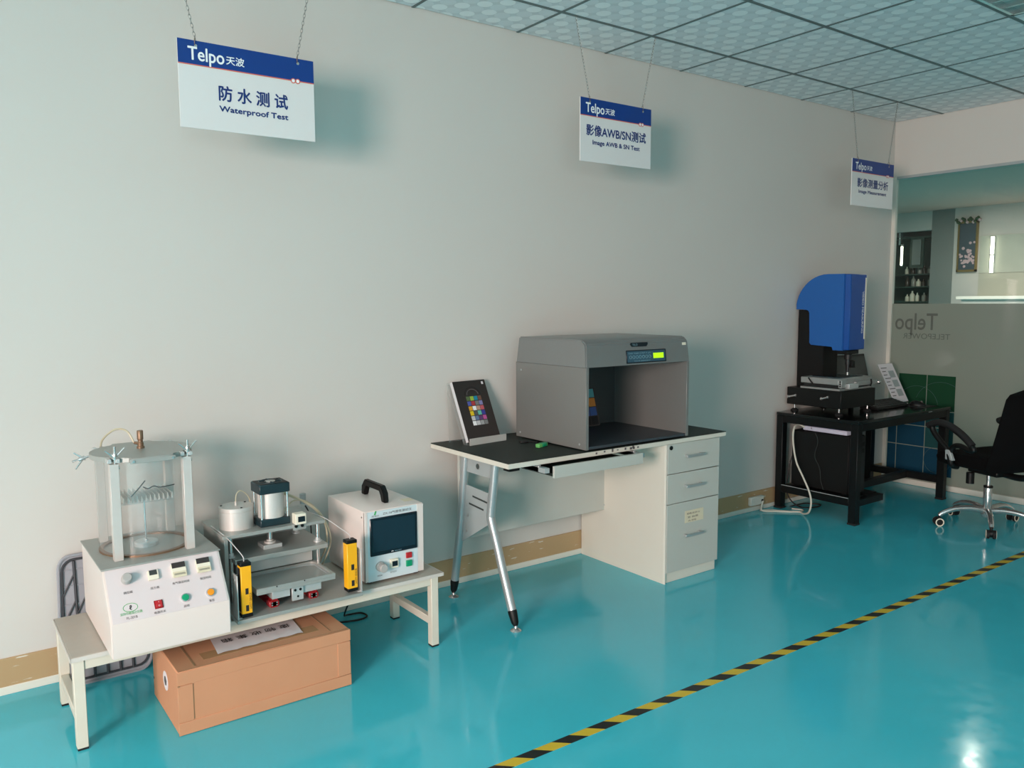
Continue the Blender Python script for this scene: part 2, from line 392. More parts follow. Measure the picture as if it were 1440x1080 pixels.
    def prism(self, poly, origin, u, v, depth, bev=0.0):
        """2D outline poly in the plane (origin,u,v), extruded by the vector depth"""
        bm = self.bm; o = Vector(origin); u = Vector(u); v = Vector(v); d = Vector(depth)
        A = [bm.verts.new(o+u*a+v*b) for a, b in poly]; C = [bm.verts.new(o+u*a+v*b+d) for a, b in poly]
        fs = [bm.faces.new(A[::-1]), bm.faces.new(C)]
        n = len(A)
        for i in range(n):
            j = (i+1) % n; fs.append(bm.faces.new((A[i], A[j], C[j], C[i])))
        if bev > 0:
            es = set(fs[0].edges) | set(fs[1].edges)
            bmesh.ops.bevel(bm, geom=list(es), offset=bev, segments=2, affect='EDGES')
        return self
    def quad(self, o, u, v):
        bm = self.bm; o = Vector(o); u = Vector(u); v = Vector(v)
        bm.faces.new([bm.verts.new(p) for p in (o, o+u, o+u+v, o+v)]); return self
    def build(self, name, m, parent=None, local=False, kind=None, label=None, smooth=True):
        bm = self.bm
        bmesh.ops.recalc_face_normals(bm, faces=bm.faces[:])
        me = bpy.data.meshes.new(name)
        off = Vector((0, 0, 0))
        if parent is not None and not local:
            off = world_base(parent)
            for v in bm.verts: v.co -= off
        bm.to_mesh(me); bm.free()
        if smooth:
            me.polygons.foreach_set('use_smooth', [True]*len(me.polygons))
            me.set_sharp_from_angle(angle=math.radians(38))
        me.materials.append(M[m] if isinstance(m, str) else m)
        o = bpy.data.objects.new(name, me); COL.objects.link(o)
        if parent is not None: o.parent = parent
        if kind: o['kind'] = kind
        if label: o['label'] = label
        return o

def world_base(o):
    v = Vector((0, 0, 0))
    while o is not None: v += o.location; o = o.parent
    return v
def tag(o, label, cat, group=None):
    o['label'] = label; o['category'] = cat
    if group: o['group'] = group
    return o
def thing(name, label, cat, loc=(0, 0, 0), rz=0.0, group=None):
    o = bpy.data.objects.new(name, None); o.empty_display_size = 0.1; COL.objects.link(o)
    o.location = loc; o.rotation_euler = (0, 0, rz)
    return tag(o, label, cat, group)
def single(b, name, m, label, cat, base, group=None, local=False):
    """a thing that is one mesh, its origin at base"""
    base = Vector(base)
    if not local:
        for v in b.bm.verts: v.co -= base
    o = b.build(name, m); o.location = base
    return tag(o, label, cat, group)

def text(name, s, o, u, v, height, m, parent, width=None, bold=0.0, align='LEFT', local=False, lift=0.0006):
    """flat printed lettering: origin o (baseline), unit vectors u (reading direction) and v (up)"""
    c = bpy.data.curves.new('t', 'FONT'); c.body = s; c.size = 1.0; c.resolution_u = 3; c.fill_mode = 'FRONT'
    c.align_x = 'LEFT'
    to = bpy.data.objects.new('t', c); COL.objects.link(to)
    dg = bpy.context.evaluated_depsgraph_get()
    me = bpy.data.meshes.new_from_object(to.evaluated_get(dg))
    bpy.data.objects.remove(to); bpy.data.curves.remove(c)
    if not me.vertices: return None
    xs = [q.co.x for q in me.vertices]; ys = [q.co.y for q in me.vertices]
    x0, x1, y0, y1 = min(xs), max(xs), min(ys), max(ys)
    sy = height/(y1-y0); sx = (width/(x1-x0)) if width else sy
    o = Vector(o); u = Vector(u).normalized(); v = Vector(v).normalized(); nrm = u.cross(v)*lift
    off = Vector((0, 0, 0)) if local else world_base(parent)
    sh = {'LEFT': 0, 'CENTER': -(x1-x0)*sx/2, 'RIGHT': -(x1-x0)*sx}[align]
    for q in me.vertices:
        q.co = o + u*((q.co.x-x0)*sx+sh) + v*((q.co.y-y0)*sy) + nrm - off
    if bold:                       # heavier strokes: the same outlines set again a hair to each side
        bm = bmesh.new(); bm.from_mesh(me); g0 = bm.verts[:]+bm.edges[:]+bm.faces[:]
        for k, (du, dv) in enumerate(((1, 0), (-1, 0), (0, 1), (0, -1))):
            r = bmesh.ops.duplicate(bm, geom=g0)
            for q in r['geom']:
                if isinstance(q, bmesh.types.BMVert): q.co += (u*du+v*dv)*bold*height*0.8 + u.cross(v)*0.00004*(k+1)
        bm.to_mesh(me); bm.free()
    me.materials.clear(); me.materials.append(M[m] if isinstance(m, str) else m)
    ob = bpy.data.objects.new(name, me); COL.objects.link(ob); ob.parent = parent
    return ob

X3, Y3, Z3 = Vector((1, 0, 0)), Vector((0, 1, 0)), Vector((0, 0, 1))
def S(b, name, m, parent=None, **k): return b.build(name, m, parent, kind='structure' if parent is None else None, **k)

# ================================================================== THE SETTING
XW, CZ = 6.196, 2.808
S(B().box(-3.7, 14.0, -8.0, 4.6, -0.1, 0.0), 'floor', 'floor')
S(B().box(-3.7, XW+0.02, 0.0, 0.15, 0.0, 3.0), 'wall_back', 'wall')
# left wall with its window opening, rear wall with its window opening (both behind the camera)
S(B().box(-3.75, -3.6, -8, -5.6, 0, 3).box(-3.75, -3.6, -3.0, 0, 0, 3).box(-3.75, -3.6, -5.6, -3.0, 0, 0.8).box(-3.75, -3.6, -5.6, -3.0, 2.6, 3), 'wall_left', 'wall')
S(B().box(-3.7, -3.2, -7.95, -7.8, 0, 3).box(0.0, 14, -7.95, -7.8, 0, 3).box(-3.2, 0.0, -7.95, -7.8, 0, 0.9).box(-3.2, 0.0, -7.95, -7.8, 2.5, 3), 'wall_rear', 'wall')
# header above the partition and its return strip
S(B().box(XW, XW+0.16, -7.8, 0.0, 2.385, 3.0), 'wall_right', 'wall')
S(B().box(XW-0.004, XW+0.03, -0.028, 0.0, 0.0, 2.385), 'trim_partition_edge', 'skirt_white')
S(B().box(XW-0.003, XW+0.02, -7.8, -0.028, 2.372, 2.392), 'trim_partition_head', 'plate_grey')
S(B().box(XW-0.012, XW+0.03, -7.8, -0.028, 0.0, 0.045, 0.003), 'baseboard_right', 'skirt_white')
# ceiling
c = S(B().box(-3.7, XW, -7.8, 0.0, CZ+0.03, CZ+0.1), 'ceiling', 'wall')
P = 0.6055
xs = [5.578-P*k for k in range(0, 16)]; ys = [-0.357-P*k for k in range(0, 13)]
ex = [XW]+xs; ey = [0.0]+ys
for j in range(0, 5):
    for i in range(0, 11):
        a, b_ = ex[i+1], ex[i]; d, e_ = ey[j+1], ey[j]
        if j == 3 and i in (3, 4): continue
        q = B().box(a+0.006, b_-0.006, d+0.006, e_-0.006, CZ-0.001, CZ+0.012, 0.003).build('ceiling_panel', 'ceil', c)
g = B()
for x in xs[:12]: g.box(x-0.007, x+0.007, -5.0, 0, CZ-0.003, CZ+0.02)
for y in ys[:7]: g.box(-1.5, XW, y-0.009, y+0.009, CZ-0.004, CZ+0.02)
g.build('ceiling_grid', 'grid', c)
S(B().box(-3.7, -1.5, -7.8, 0, CZ, CZ+0.02).box(-1.5, XW, -7.8, -5.0, CZ, CZ+0.02).box(-1.5, XW, -5.0, ey[5], CZ+0.004, CZ+0.02).box(-1.5, ex[11], ey[5], 0, CZ+0.004, CZ+0.02), 'ceiling_far_part', 'ceil', c)
# skirting on the back wall
S(B().box(-3.6, XW-0.01, -0.006, 0.0, 0.03, 0.138, 0.001), 'baseboard_back', 'skirt')
S(B().box(-3.6, XW-0.01, -0.009, 0.0, 0.0, 0.031, 0.002), 'trim_floor_edge', 'skirt_white')

# glass partition: panes, frosted film with printed pattern
ge = [-0.03, -1.32, -2.62, -3.92, -5.22, -6.52, -7.8]
for n in range(6):
    w = S(B().box(XW+0.012, XW+0.024, ge[n+1]+0.004, ge[n]-0.002, 0.04, 2.375), 'window_%d' % (n+1), 'pane')
    B().box(XW+0.006, XW+0.0105, ge[n+1]+0.004, ge[n]-0.002, 0.045, 1.412).build('frosted_film', 'film', w)
    if n == 0:
        fx = XW+0.0055
        # checkered decoration, column edges and row edges
        ce = [-0.034, -0.107, -0.329, -0.545]; re = [0.10, 0.31, 0.47, 0.60, 0.872]
        ccol = [['print_blue', 'print_blue', 'print_blue'], ['print_blue', 'print_blue', 'print_teal'], ['print_teal', 'print_blue', 'print_teal'], ['print_teal', 'print_green', 'print_green']]
        for r in range(4):
            for k in range(3):
                if r == 3 and k == 0: continue
                top = re[r+1]
                B().box(fx-0.0008, fx, ce[k+1]+0.003, ce[k]-0.003, re[r]+0.003, top-0.003).build('printed_square', ccol[r][k], w)
        for cy, cz, R, a0, a1 in ((-0.44, 0.62, 0.2, 20, 160), (-0.2, 0.36, 0.24, 10, 170), (-0.43, 0.22, 0.1, 0, 360), (-0.45, 0.30, 0.32, 60, 150), (-0.26, 0.62, 0.16, 10, 170)):
            pts = []
            for s in range(33):
                t = math.radians(a0+(a1-a0)*s/32); pts.append((fx-0.0012, cy+R*math.cos(t), cz+R*math.sin(t)))
            pts = [p for p in pts if -0.545 < p[1] < -0.034 and 0.1 < p[2] < 0.87]
            if len(pts) > 2: B().tube(pts, 0.0012, 4).build('printed_arc', 'print_line', w)
        text('lettering', 'Telpo', (fx-0.0006, -0.385, 1.172), (0, 1, 0), (0, 0, 1), 0.165, 'print_logo', w, width=0.325, bold=0.012)
        text('lettering', 'TELEPOWER', (fx-0.0006, -0.485, 1.142), (0, 1, 0), (0, 0, 1), 0.042, 'print_logo', w, width=0.36)

# the room beyond the partition
XB = 12.7
S(B().box(XW+0.16, 14.0, -7.8, 4.6, CZ, CZ+0.1), 'ceiling_beyond', 'ceil_far')
S(B().box(XB, XB+0.15, -7.8, 2.62, 0, CZ), 'wall_beyond', 'wall_far')
S(B().box(XB, XB+0.1, 2.62, 2.96, 0, CZ), 'wall_beyond_pillar', 'wall_grey')
S(B().box(XW+0.02, 14.0, 4.4, 4.6, 0, CZ), 'wall_beyond_left', 'wall_far')
S(B().box(XB+0.02, XB+0.16, 2.96, 4.4, 2.52, CZ), 'trim_beyond_lintel', 'wall_far')
S(B().box(XB+0.85, XB+1.0, 2.9, 4.4, 0, CZ), 'wall_beyond_recess', 'wall_grey')

# ================================================================== HANGING SIGNS
def sign(x0, x1, zt, label, main, eng, mf, ef, mcy, mch, ecy, ech):
    """x0..x1 across, zt top edge; mf/ef = left and right fractions of main and English text"""
    y = -0.358; w = x1-x0; h = 0.305; zb = zt-h
    t = thing('hanging_sign', label, 'sign', ((x0+x1)/2, y, zb), 0, 'hanging test station signs')
    B().box(x0, x1, y-0.003, y+0.003, zb, zt, 0.0008).build('board', 'sign_white', t)
    B().box(x0+0.0005, x1-0.0005, y-0.0042, y-0.003, zt-0.083, zt-0.0005).build('blue_band', 'sign_blue', t)
    rl = B().box(x0+0.0005, x1-0.0005, y-0.0044, y-0.003, zt-0.0865, zt-0.083)
    rl.build('red_line', 'sign_red', t)
    for k in (0.835, 0.87):
        cx = x0+k*w
        B().cyl((cx, y-0.0046, zt-0.085), (cx, y-0.003, zt-0.085), 0.0095, seg=20).build('red_dot', 'sign_red', t)
        B().cyl((cx, y-0.0049, zt-0.085), (cx, y-0.003, zt-0.085), 0.0062, seg=20).build('white_dot', 'print_white', t)
    yy = y-0.0046
    text('lettering', 'Telpo', (x0+0.07*w, yy, zt-0.083), X3, Z3, 0.06, 'print_white', t, width=0.25*w, bold=0.02)
    text('lettering', '天波', (x0+0.335*w, yy, zt-0.0655), X3, Z3, 0.03, 'print_white', t, width=0.13*w, bold=0.02)
    text('lettering', main, (x0+mf[0]*w, yy+0.0012, zt-mcy-mch/2), X3, Z3, mch, 'sign_navy', t, width=(mf[1]-mf[0])*w, bold=0.03)
    text('lettering', eng, (x0+ef[0]*w, yy+0.0012, zt-ecy-ech/2), X3, Z3, ech, 'sign_navy', t, width=(ef[1]-ef[0])*w, bold=0.045)
    for f, top in ((0.125, -0.09), (0.875, 0.09)):
        hx = x0+f*w; hz = zt-0.018
        B().cyl((hx, y-0.0046, hz), (hx, y+0.0046, hz), 0.0055, seg=14).build('eyelet', 'chrome', t)
        pts = [(hx+0.011*math.sin(a)*0.5, y+0.011*math.sin(a), hz+0.014+0.014*-math.cos(a)) for a in [2*PI*k/16 for k in range(16)]]
        B().tube(pts, 0.0013, 5, closed=True).build('ring', 'brass', t)
        tx = hx+top*0.42*(1 if f > 0.5 else 1); p0 = Vector((hx, y, hz+0.026)); p1 = Vector((hx+top, y, CZ))
        n = int((p1-p0).length/0.0145); d = (p1-p0).normalized(); s1 = d.cross(Vector((0, 1, 0))).normalized(); s2 = Vector((0, 1, 0))
        b = B()
        for k in range(n+1):
            c0 = p0+(p1-p0)*(k/n); s = s1 if k % 2 else s2
            b.tube([c0+d*0.0098*math.cos(a)+s*0.0042*math.sin(a) for a in [2*PI*q/8 for q in range(8)]], 0.0011, 4, closed=True)
        b.build('chain', 'chain', t)
sign(0.792, 1.296, 2.372, 'white and blue hanging sign reading Waterproof Test, on long chains', '防 水 测 试', 'Waterproof Test', (0.275, 0.785), (0.275, 0.785), 0.170, 0.053, 0.228, 0.026)
sign(2.663, 3.150, 2.434, 'white and blue hanging sign reading Image AWB & SN Test', '影像AWB/SN测试', 'Image AWB & SN Test', (0.08, 0.92), (0.165, 0.83), 0.152, 0.052, 0.212, 0.028)
sign(5.028, 5.540, 2.374, 'white and blue hanging sign reading Image Measurement, near the glass partition', '影像测量分析', 'Image Measurement', (0.13, 0.87), (0.165, 0.83), 0.152, 0.058, 0.212, 0.028)

# grille lamp in the ceiling
t = thing('grille_lamp', 'recessed ceiling lamp with bright aluminium louvres', 'lamp', (3.762, -1.87, CZ))
lx0, lx1, ly0, ly1 = 3.166, 4.357, -2.165, -1.577
b = B(); b.box(lx0, lx1, ly0, ly1, CZ+0.09, CZ+0.1)
b.box(lx0, lx0+0.015, ly0, ly1, CZ-0.004, CZ+0.09).box(lx1-0.015, lx1, ly0, ly1, CZ-0.004, CZ+0.09).box(lx0, lx1, ly0, ly0+0.015, CZ-0.004, CZ+0.09).box(lx0, lx1, ly1-0.015, ly1, CZ-0.004, CZ+0.09)
b.build('housing', 'lamp_metal', t)
for k in range(3):
    yy = ly0+0.1+0.194*k
    B().cyl((lx0+0.03, yy, CZ+0.055), (lx1-0.03, yy, CZ+0.055), 0.013, seg=12).build('lamp_tube', 'lamp_tube', t)
for k in range(1, 3): B().box(lx0+0.015, lx1-0.015, ly0+0.195*k-0.004, ly0+0.195*k+0.004, CZ, CZ+0.05).build('divider', 'lamp_metal', t)
for k in range(1, 10):
    xx = lx0+k*0.119; B().box(xx-0.004, xx+0.004, ly0+0.015, ly1-0.015, CZ+0.002, CZ+0.045).build('louvre', 'lamp_metal', t)

# ================================================================== FLOOR TAPE, SOCKET, CABLES
single(B().hexa([(-2.5, -1.460, 0), (-2.5, -1.417, 0), (6.15, -1.523, 0), (6.15, -1.566, 0), (-2.5, -1.460, 0.0008), (-2.5, -1.417, 0.0008), (6.15, -1.523, 0.0008), (6.15, -1.566, 0.0008)]), 'hazard_tape', 'hazard', 'black and yellow striped hazard tape stuck along the floor', 'tape', (1.8, -1.515, 0))
t = thing('wall_socket', 'small white socket block on the skirting beside the black table', 'socket', (4.56, -0.012, 0.05))
B().box(4.49, 4.63, -0.035, -0.0065, 0.045, 0.105, 0.005).build('cover', 'socket', t)
B().box(4.60, 4.62, -0.037, -0.035, 0.065, 0.08).build('outlet', 'black', t)

# ================================================================== BENCH
t = thing('low_bench', 'low beige steel-legged bench carrying the white test machines', 'bench', (1.01, -0.39, 0))
B().box(0.32, 1.703, -0.60, -0.19, 0.301, 0.315, 0.0025).build('top', 'bench_top', t)
b = B().box(0.319, 1.704, -0.6035, -0.60, 0.3005, 0.3145).box(0.3165, 0.32, -0.6035, -0.19, 0.3005, 0.3145).box(1.703, 1.7065, -0.6035, -0.19, 0.3005, 0.3145)
b.build('edge_band', 'bench_edge', t)
for (x, y) in ((0.324, -0.597), (1.649, -0.597), (0.324, -0.232), (1.659, -0.232)):
    l = B().box(x, x+0.034, y, y+0.034, 0.006, 0.301, 0.002).build('leg', 'bench_leg', t)
    B().box(x+0.001, x+0.033, y+0.001, y+0.033, 0.0, 0.008).build('foot_pad', 'rubber', l)
for y in (-0.592, -0.228): B().box(0.358, 1.649, y, y+0.025, 0.266, 0.301, 0.002).build('apron', 'bench_leg', t)
for x in (0.327, 1.66):
    B().box(x, x+0.025, -0.563, -0.232, 0.268, 0.301, 0.002).build('end_rail', 'bench_leg', t)
    B().box(x, x+0.026, -0.563, -0.232, 0.085, 0.118, 0.002).build('stretcher', 'bench_leg', t)

# ================================================================== WATERPROOF TESTER
t = thing('pressure_chamber_tester', 'white sloped control box carrying a clear pressure chamber, leftmost machine on the bench', 'machine', (0.61, -0.45, 0.315))
x0, x1 = 0.424, 0.797
prof = [(-0.699, 0.318), (-0.699, 0.43), (-0.590, 0.578), (-0.19, 0.578), (-0.19, 0.318)]
B().prism([(a, b_) for a, b_ in prof], (x0, 0, 0), (0, 1, 0), (0, 0, 1), (x1-x0, 0, 0), 0.003).build('housing', 'white_gloss', t)
B().box(x0-0.003, x1+0.003, -0.596, -0.184, 0.5785, 0.5835, 0.001).build('top_plate', 'alu_dull', t)
for (x, y) in ((0.45, -0.57), (0.77, -0.57), (0.45, -0.23), (0.77, -0.23)):
    B().cyl((x, y, 0.315), (x, y, 0.32), 0.012, seg=12).build('foot', 'rubber', t)
P0 = Vector((0, -0.699, 0.43)); SU = Vector((0, 0.109, 0.148)); SL = SU.length; SU.normalize(); SN = X3.cross(SU)
def sp(x, f, n=0.0): return Vector((x, 0, 0))+P0+SU*(f*SL)+SN*n
def slab(x, f, w, h, n0, n1, bev=0.0):
    u = X3*w/2; v = SU*h/2; c0 = sp(x, f, n0); c1 = sp(x, f, n1)
    return B().hexa([c0-u-v, c0+u-v, c0+u+v, c0-u+v, c1-u-v, c1+u-v, c1+u+v, c1-u+v], bev)
slab(0.6105, 0.5, 0.358, SL*0.985, 0.0003, 0.0018).build('control_panel', 'white_front', t)
B().lathe(sp(0.49, 0.75), [(0.0145, 0.001), (0.0145, 0.006), (0.0165, 0.008), (0.0165, 0.02), (0.0155, 0.022), (0.0155, 0.03), (0.013, 0.033), (0.0, 0.033)], 24, SN).build('regulator_knob', 'grey_knob', t)
q = slab(0.572, 0.745, 0.033, 0.032, 0.0018, 0.012, 0.001).build('pressure_display', 'ivory', t)
slab(0.572, 0.785, 0.024, 0.017, 0.0118, 0.0125).build('lcd', 'lcd_dark', q)
for xx in (0.653, 0.733):
    q = slab(xx, 0.75, 0.046, 0.044, 0.0018, 0.014, 0.001).build('timer_counter', 'ivory', t)
    slab(xx, 0.835, 0.043, 0.019, 0.0138, 0.0146).build('counter_window', 'dark_window', q)
    slab(xx, 0.66, 0.043, 0.02, 0.0138, 0.0144).build('digit_strip', 'cream', q)
    text('lettering', '000000', sp(xx-0.017, 0.645, 0.0146), X3, SU, 0.0065, 'ink_grey', q, width=0.034)
slab(0.573, 0.2, 0.027, 0.028, 0.0018, 0.0045, 0.0008).build('switch_frame', 'red_dark', t)
q = slab(0.573, 0.2, 0.020, 0.023, 0.004, 0.0085, 0.001).build('power_switch', 'red', t)
text('lettering', 'I', sp(0.573, 0.225, 0.0088), X3, SU, 0.005, 'print_white', q, align='CENTER')
text('lettering', 'O', sp(0.573, 0.155, 0.0088), X3, SU, 0.005, 'print_white', q, align='CENTER')
for xx, ff, mm in ((0.657, 0.215, 'green_btn'), (0.739, 0.215, 'orange_btn')):
    q = B().lathe(sp(xx, ff), [(0.0145, 0.001), (0.0145, 0.006), (0.0135, 0.0085), (0.0115, 0.0085), (0.0115, 0.006)], 24, SN).build('push_button', 'chrome', t)
    B().lathe(sp(xx, ff), [(0.0112, 0.005), (0.0112, 0.0105), (0.010, 0.012), (0.0, 0.012)], 24, SN).build('button_cap', mm, q)
for s, xx, ff in (('调压阀', 0.489, 0.50), ('压力表', 0.571, 0.49), ('充气保压时间', 0.653, 0.50), ('保压时间', 0.733, 0.49), ('电源开关', 0.573, 0.035), ('启动', 0.656, 0.045), ('复位', 0.738, 0.045)):
    text('lettering', s, sp(xx, ff, 0.0021), X3, SU, 0.0085, 'ink_grey', t, align='CENTER', bold=0.01)
text('lettering', '深圳市精诚达仪器', sp(0.489, 0.125, 0.0021), X3, SU, 0.0095, 'ink_green', t, width=0.066, align='CENTER')
text('lettering', 'FL-201B', sp(0.489, 0.045, 0.0021), X3, SU, 0.008, 'ink_grey', t, align='CENTER', width=0.032)
B().tube([sp(0.489, 0.25, 0.002)+X3*0.0215*math.cos(a)+SU*0.0135*math.sin(a) for a in [2*PI*k/28 for k in range(28)]], 0.0009, 5, closed=True).build('emblem_ring', 'ink_green', t)
text('lettering', 'ℓ', sp(0.489, 0.205, 0.0021), X3, SU, 0.015, 'ink', t, align='CENTER', bold=0.03)
# chamber
cx, cy = 0.604, -0.38; zb, zt = 0.5835, 0.912
B().lathe((cx, cy, zb), [(0.152, 0), (0.152, 0.006), (0.136, 0.006), (0.136, 0)], 48, close=False).build('seal_ring', 'brass', t)
B().lathe((cx, cy, zb+0.004), [(0.150, 0.0), (0.150, zt-zb-0.004)], 64, close=False).build('clear_cylinder', 'clear', t)
posts = {}
for sx in (-1, 1):
    for sy in (-1, 1):
        px, py = cx+sx*0.1155, cy+sy*0.136
        pt = B().box(px-0.0145, px+0.0145, py-0.0145, py+0.0145, zb, 0.912, 0.0012).build('post', 'alu', t)
        posts[(sx, sy)] = (px, py)
        B().cyl((px+0.0145, py, 0.898), (px+0.018, py, 0.898), 0.006, seg=14).build('pivot_screw', 'chrome', pt)
# lid: a disc widened to flats at the front and back
out = []
for k in range(72):
    a = 2*PI*k/72; dx, dy = math.cos(a), math.sin(a)
    r = 0.165
    if abs(dx)*0.178 <= abs(dy)*0.076+1e-9: r = max(r, min(0.178/abs(dy), 0.19))
    out.append((dx*r, dy*r))
lid = B().prism(out, (cx, cy, 0.913), X3, Y3, (0, 0, 0.017), 0.002).build('lid', 'alu_dull', t)
B().box(cx-0.072, cx+0.072, cy-0.181, cy-0.1775, 0.912, 0.928, 0.001).build('front_bar', 'alu_dull', lid)
for sx in (-1, 1): B().cyl((cx+sx*0.062, cy-0.184, 0.92), (cx+sx*0.062, cy-0.18, 0.92), 0.0045, seg=12).build('screw', 'chrome', lid)
for (sx, sy), (px, py) in posts.items():
    for o in (-0.013, 0.013):
        B().box(px+o-0.006, px+o+0.006, py-0.012, py+0.03 if sy < 0 else py+0.012, 0.915, 0.929, 0.001).build('lug', 'alu_pale', lid)
def wing_bolt(base, up, side, name='wing_bolt'):
    base = Vector(base); up = Vector(up).normalized(); side = Vector(side).normalized(); w = up.cross(side)
    b = B()
    b.cyl(base, base+up*0.076, 0.0042, seg=10)
    b.lathe(base-w*0.006, [(0.0, 0), (0.008, 0), (0.008, 0.012), (0.0, 0.012)], 14, w)
    b.lathe(base+up*0.034, [(0.009, 0), (0.009, 0.004), (0.0075, 0.005), (0.008, 0.015), (0.006, 0.021), (0.0, 0.021)], 16, up)
    for s in (-1, 1):
        p0 = base+up*0.043+side*s*0.004; p1 = base+up*0.068+side*s*0.03
        b.tube([p0, p0.lerp(p1, 0.5), p1], [0.004, 0.0032, 0.0026], 8)
    b.build(name, 'chrome', t)
for sx in (-1, 1):
    px, py = posts[(sx, -1)]; wing_bolt((px+0.004, py-0.004, 0.894), (0.02, 0, 1), (1, 0, 0.05))
    px, py = posts[(sx, 1)]
px, py = posts[(-1, 1)]
wing_bolt((px-0.012, py, 0.905), (-1, 0.0, -0.25), (0, 0.4, 1))
b = B().lathe((0.606, -0.36, 0.93), [(0.013, 0), (0.013, 0.006), (0.0105, 0.008), (0.0105, 0.02), (0.0085, 0.022), (0.0085, 0.030), (0.0105, 0.032), (0.0105, 0.062), (0.009, 0.064), (0.0, 0.064)], 18)
b.cyl((0.606, -0.36, 0.947), (0.589, -0.345, 0.949), 0.005, seg=10)
b.build('air_fitting', 'brass', t)
B().tube([(0.588, -0.344, 0.95), (0.57, -0.325, 0.99), (0.54, -0.29, 0.995), (0.51, -0.25, 0.965), (0.50, -0.22, 0.93), (0.50, -0.19, 0.85), (0.50, -0.175, 0.6)], 0.0035, 8, smooth=6).build('hose', 'tube', t)
# shelf on a rod inside the chamber
B().cyl((cx, cy, 0.60), (cx, cy, 0.755), 0.0035, seg=10).build('rod', 'chrome', t)
B().lathe((cx, cy, zb), [(0.040, 0.0), (0.040, 0.012), (0.037, 0.0155), (0.006, 0.0155), (0.006, 0.022), (0.0, 0.022)], 28).build('rod_base', 'alu_pale', t)
sh = B().box(cx-0.085, cx+0.085, cy-0.075, cy+0.075, 0.752, 0.757, 0.001).build('inner_tray', 'clear', t)
for k in range(12):
    xx = cx-0.078+k*0.0142
    B().hexa([(xx-0.003, cy-0.074, 0.757), (xx+0.003, cy-0.074, 0.757), (xx+0.003, cy+0.074, 0.757), (xx-0.003, cy+0.074, 0.757), (xx-0.001, cy-0.074, 0.778), (xx+0.001, cy-0.074, 0.778), (xx+0.001, cy+0.074, 0.778), (xx-0.001, cy+0.074, 0.778)]).build('tray_rib', 'shelf_clear', sh)
B().tube([(0.548, -0.462, 0.782), (0.580, -0.42, 0.797), (0.612, -0.37, 0.812)], 0.0022, 6).tube([(0.60, -0.395, 0.797), (0.615, -0.40, 0.789), (0.635, -0.40, 0.796), (0.655, -0.41, 0.791), (0.70, -0.42, 0.797)], 0.0022, 6, smooth=4).build('wire_clip', 'black', t)
tester = t

# ================================================================== PRESS MACHINE
t = thing('pneumatic_press', 'small grey pneumatic press with tray between two yellow light bars, middle machine on the bench', 'machine', (1.06, -0.43, 0.315))
B().box(0.833, 1.312, -0.655, -0.2, 0.318, 0.331, 0.001).build('base_plate', 'alu_dull', t)
for (x, y) in ((0.88, -0.56), (1.27, -0.56), (0.88, -0.24), (1.27, -0.24)): B().cyl((x, y, 0.315), (x, y, 0.319), 0.014, seg=12).build('foot', 'rubber', t)
B().box(0.834, 1.226, -0.512, -0.235, 0.587, 0.600, 0.001).build('upper_plate', 'alu_dull', t)
B().box(0.875, 1.236, -0.512, -0.235, 0.487, 0.505, 0.001).build('moving_plate', 'alu_dull', t)
B().box(0.842, 0.856, -0.50, -0.235, 0.331, 0.587, 0.001).build('side_plate', 'alu_dull', t)
B().box(0.856, 1.20, -0.25, -0.238, 0.331, 0.587, 0.001).build('rear_plate', 'alu_dull', t)
B().box(0.90, 1.20, -0.44, -0.26, 0.425, 0.487, 0.002).build('upper_mould', 'alu_pale', t)
for (x, y) in ((1.213, -0.465), (1.188, -0.30), (0.875, -0.465), (0.875, -0.30)):
    r = B().cyl((x, y, 0.331), (x, y, 0.587), 0.007, seg=14).build('guide_rod', 'chrome', t)
    B().lathe((x, y, 0.505), [(0.016, 0), (0.016, 0.006), (0.010, 0.007), (0.010, 0.016), (0.007, 0.016)], 16, close=False).build('bushing', 'alu_pale', r)
B().cyl((1.04, -0.415, 0.52), (1.04, -0.415, 0.60), 0.010, seg=16).build('piston_rod', 'chrome', t)
q = B().box(1.003, 1.076, -0.45, -0.38, 0.505, 0.521, 0.0015).build('mount_block', 'alu_pale', t)
B().lathe((1.04, -0.415, 0.521), [(0.022, 0), (0.022, 0.006), (0.013, 0.007), (0.013, 0.012)], 18).build('collar', 'alu', q)
for (x, y) in ((1.01, -0.46), (1.08, -0.46)): B().cyl((x, y, 0.578), (x, y, 0.588), 0.008, seg=10).build('bolt_head', 'black', t)
# air cylinder
cxa, cya = 1.0425, -0.432
q = B().box(cxa-0.058, cxa+0.058, cya-0.048, cya+0.048, 0.600, 0.629, 0.003).build('cylinder_foot', 'teal_black', t)
B().lathe((cxa, cya, 0.629), [(0.049, 0), (0.049, 0.096)], 36).build('cylinder_barrel', 'alu', t)
q = B().box(cxa-0.059, cxa+0.059, cya-0.050, cya+0.050, 0.725, 0.762, 0.003).build('cylinder_head', 'teal_black', t)
B().box(cxa-0.054, cxa+0.054, cya-0.045, cya+0.045, 0.7615, 0.7635, 0.0005).build('cover_plate', 'black', q)
B().lathe((cxa, cya, 0.7635), [(0.020, 0), (0.020, 0.002), (0.0, 0.003)], 24).build('hub_disc', 'alu_dull', q)
B().lathe((cxa, cya, 0.7632), [(0.044, 0), (0.044, 0.0018), (0.040, 0.0018), (0.040, 0)], 32, close=False).build('grille_ring', 'teal_black', q)
for k in range(6):
    a = k*PI/3+0.3; B().tube([(cxa+0.02*math.cos(a), cya+0.02*math.sin(a), 0.7645), (cxa+0.041*math.cos(a+0.25), cya+0.041*math.sin(a+0.25), 0.7645)], 0.0028, 6).build('grille_bar', 'teal_black', q)
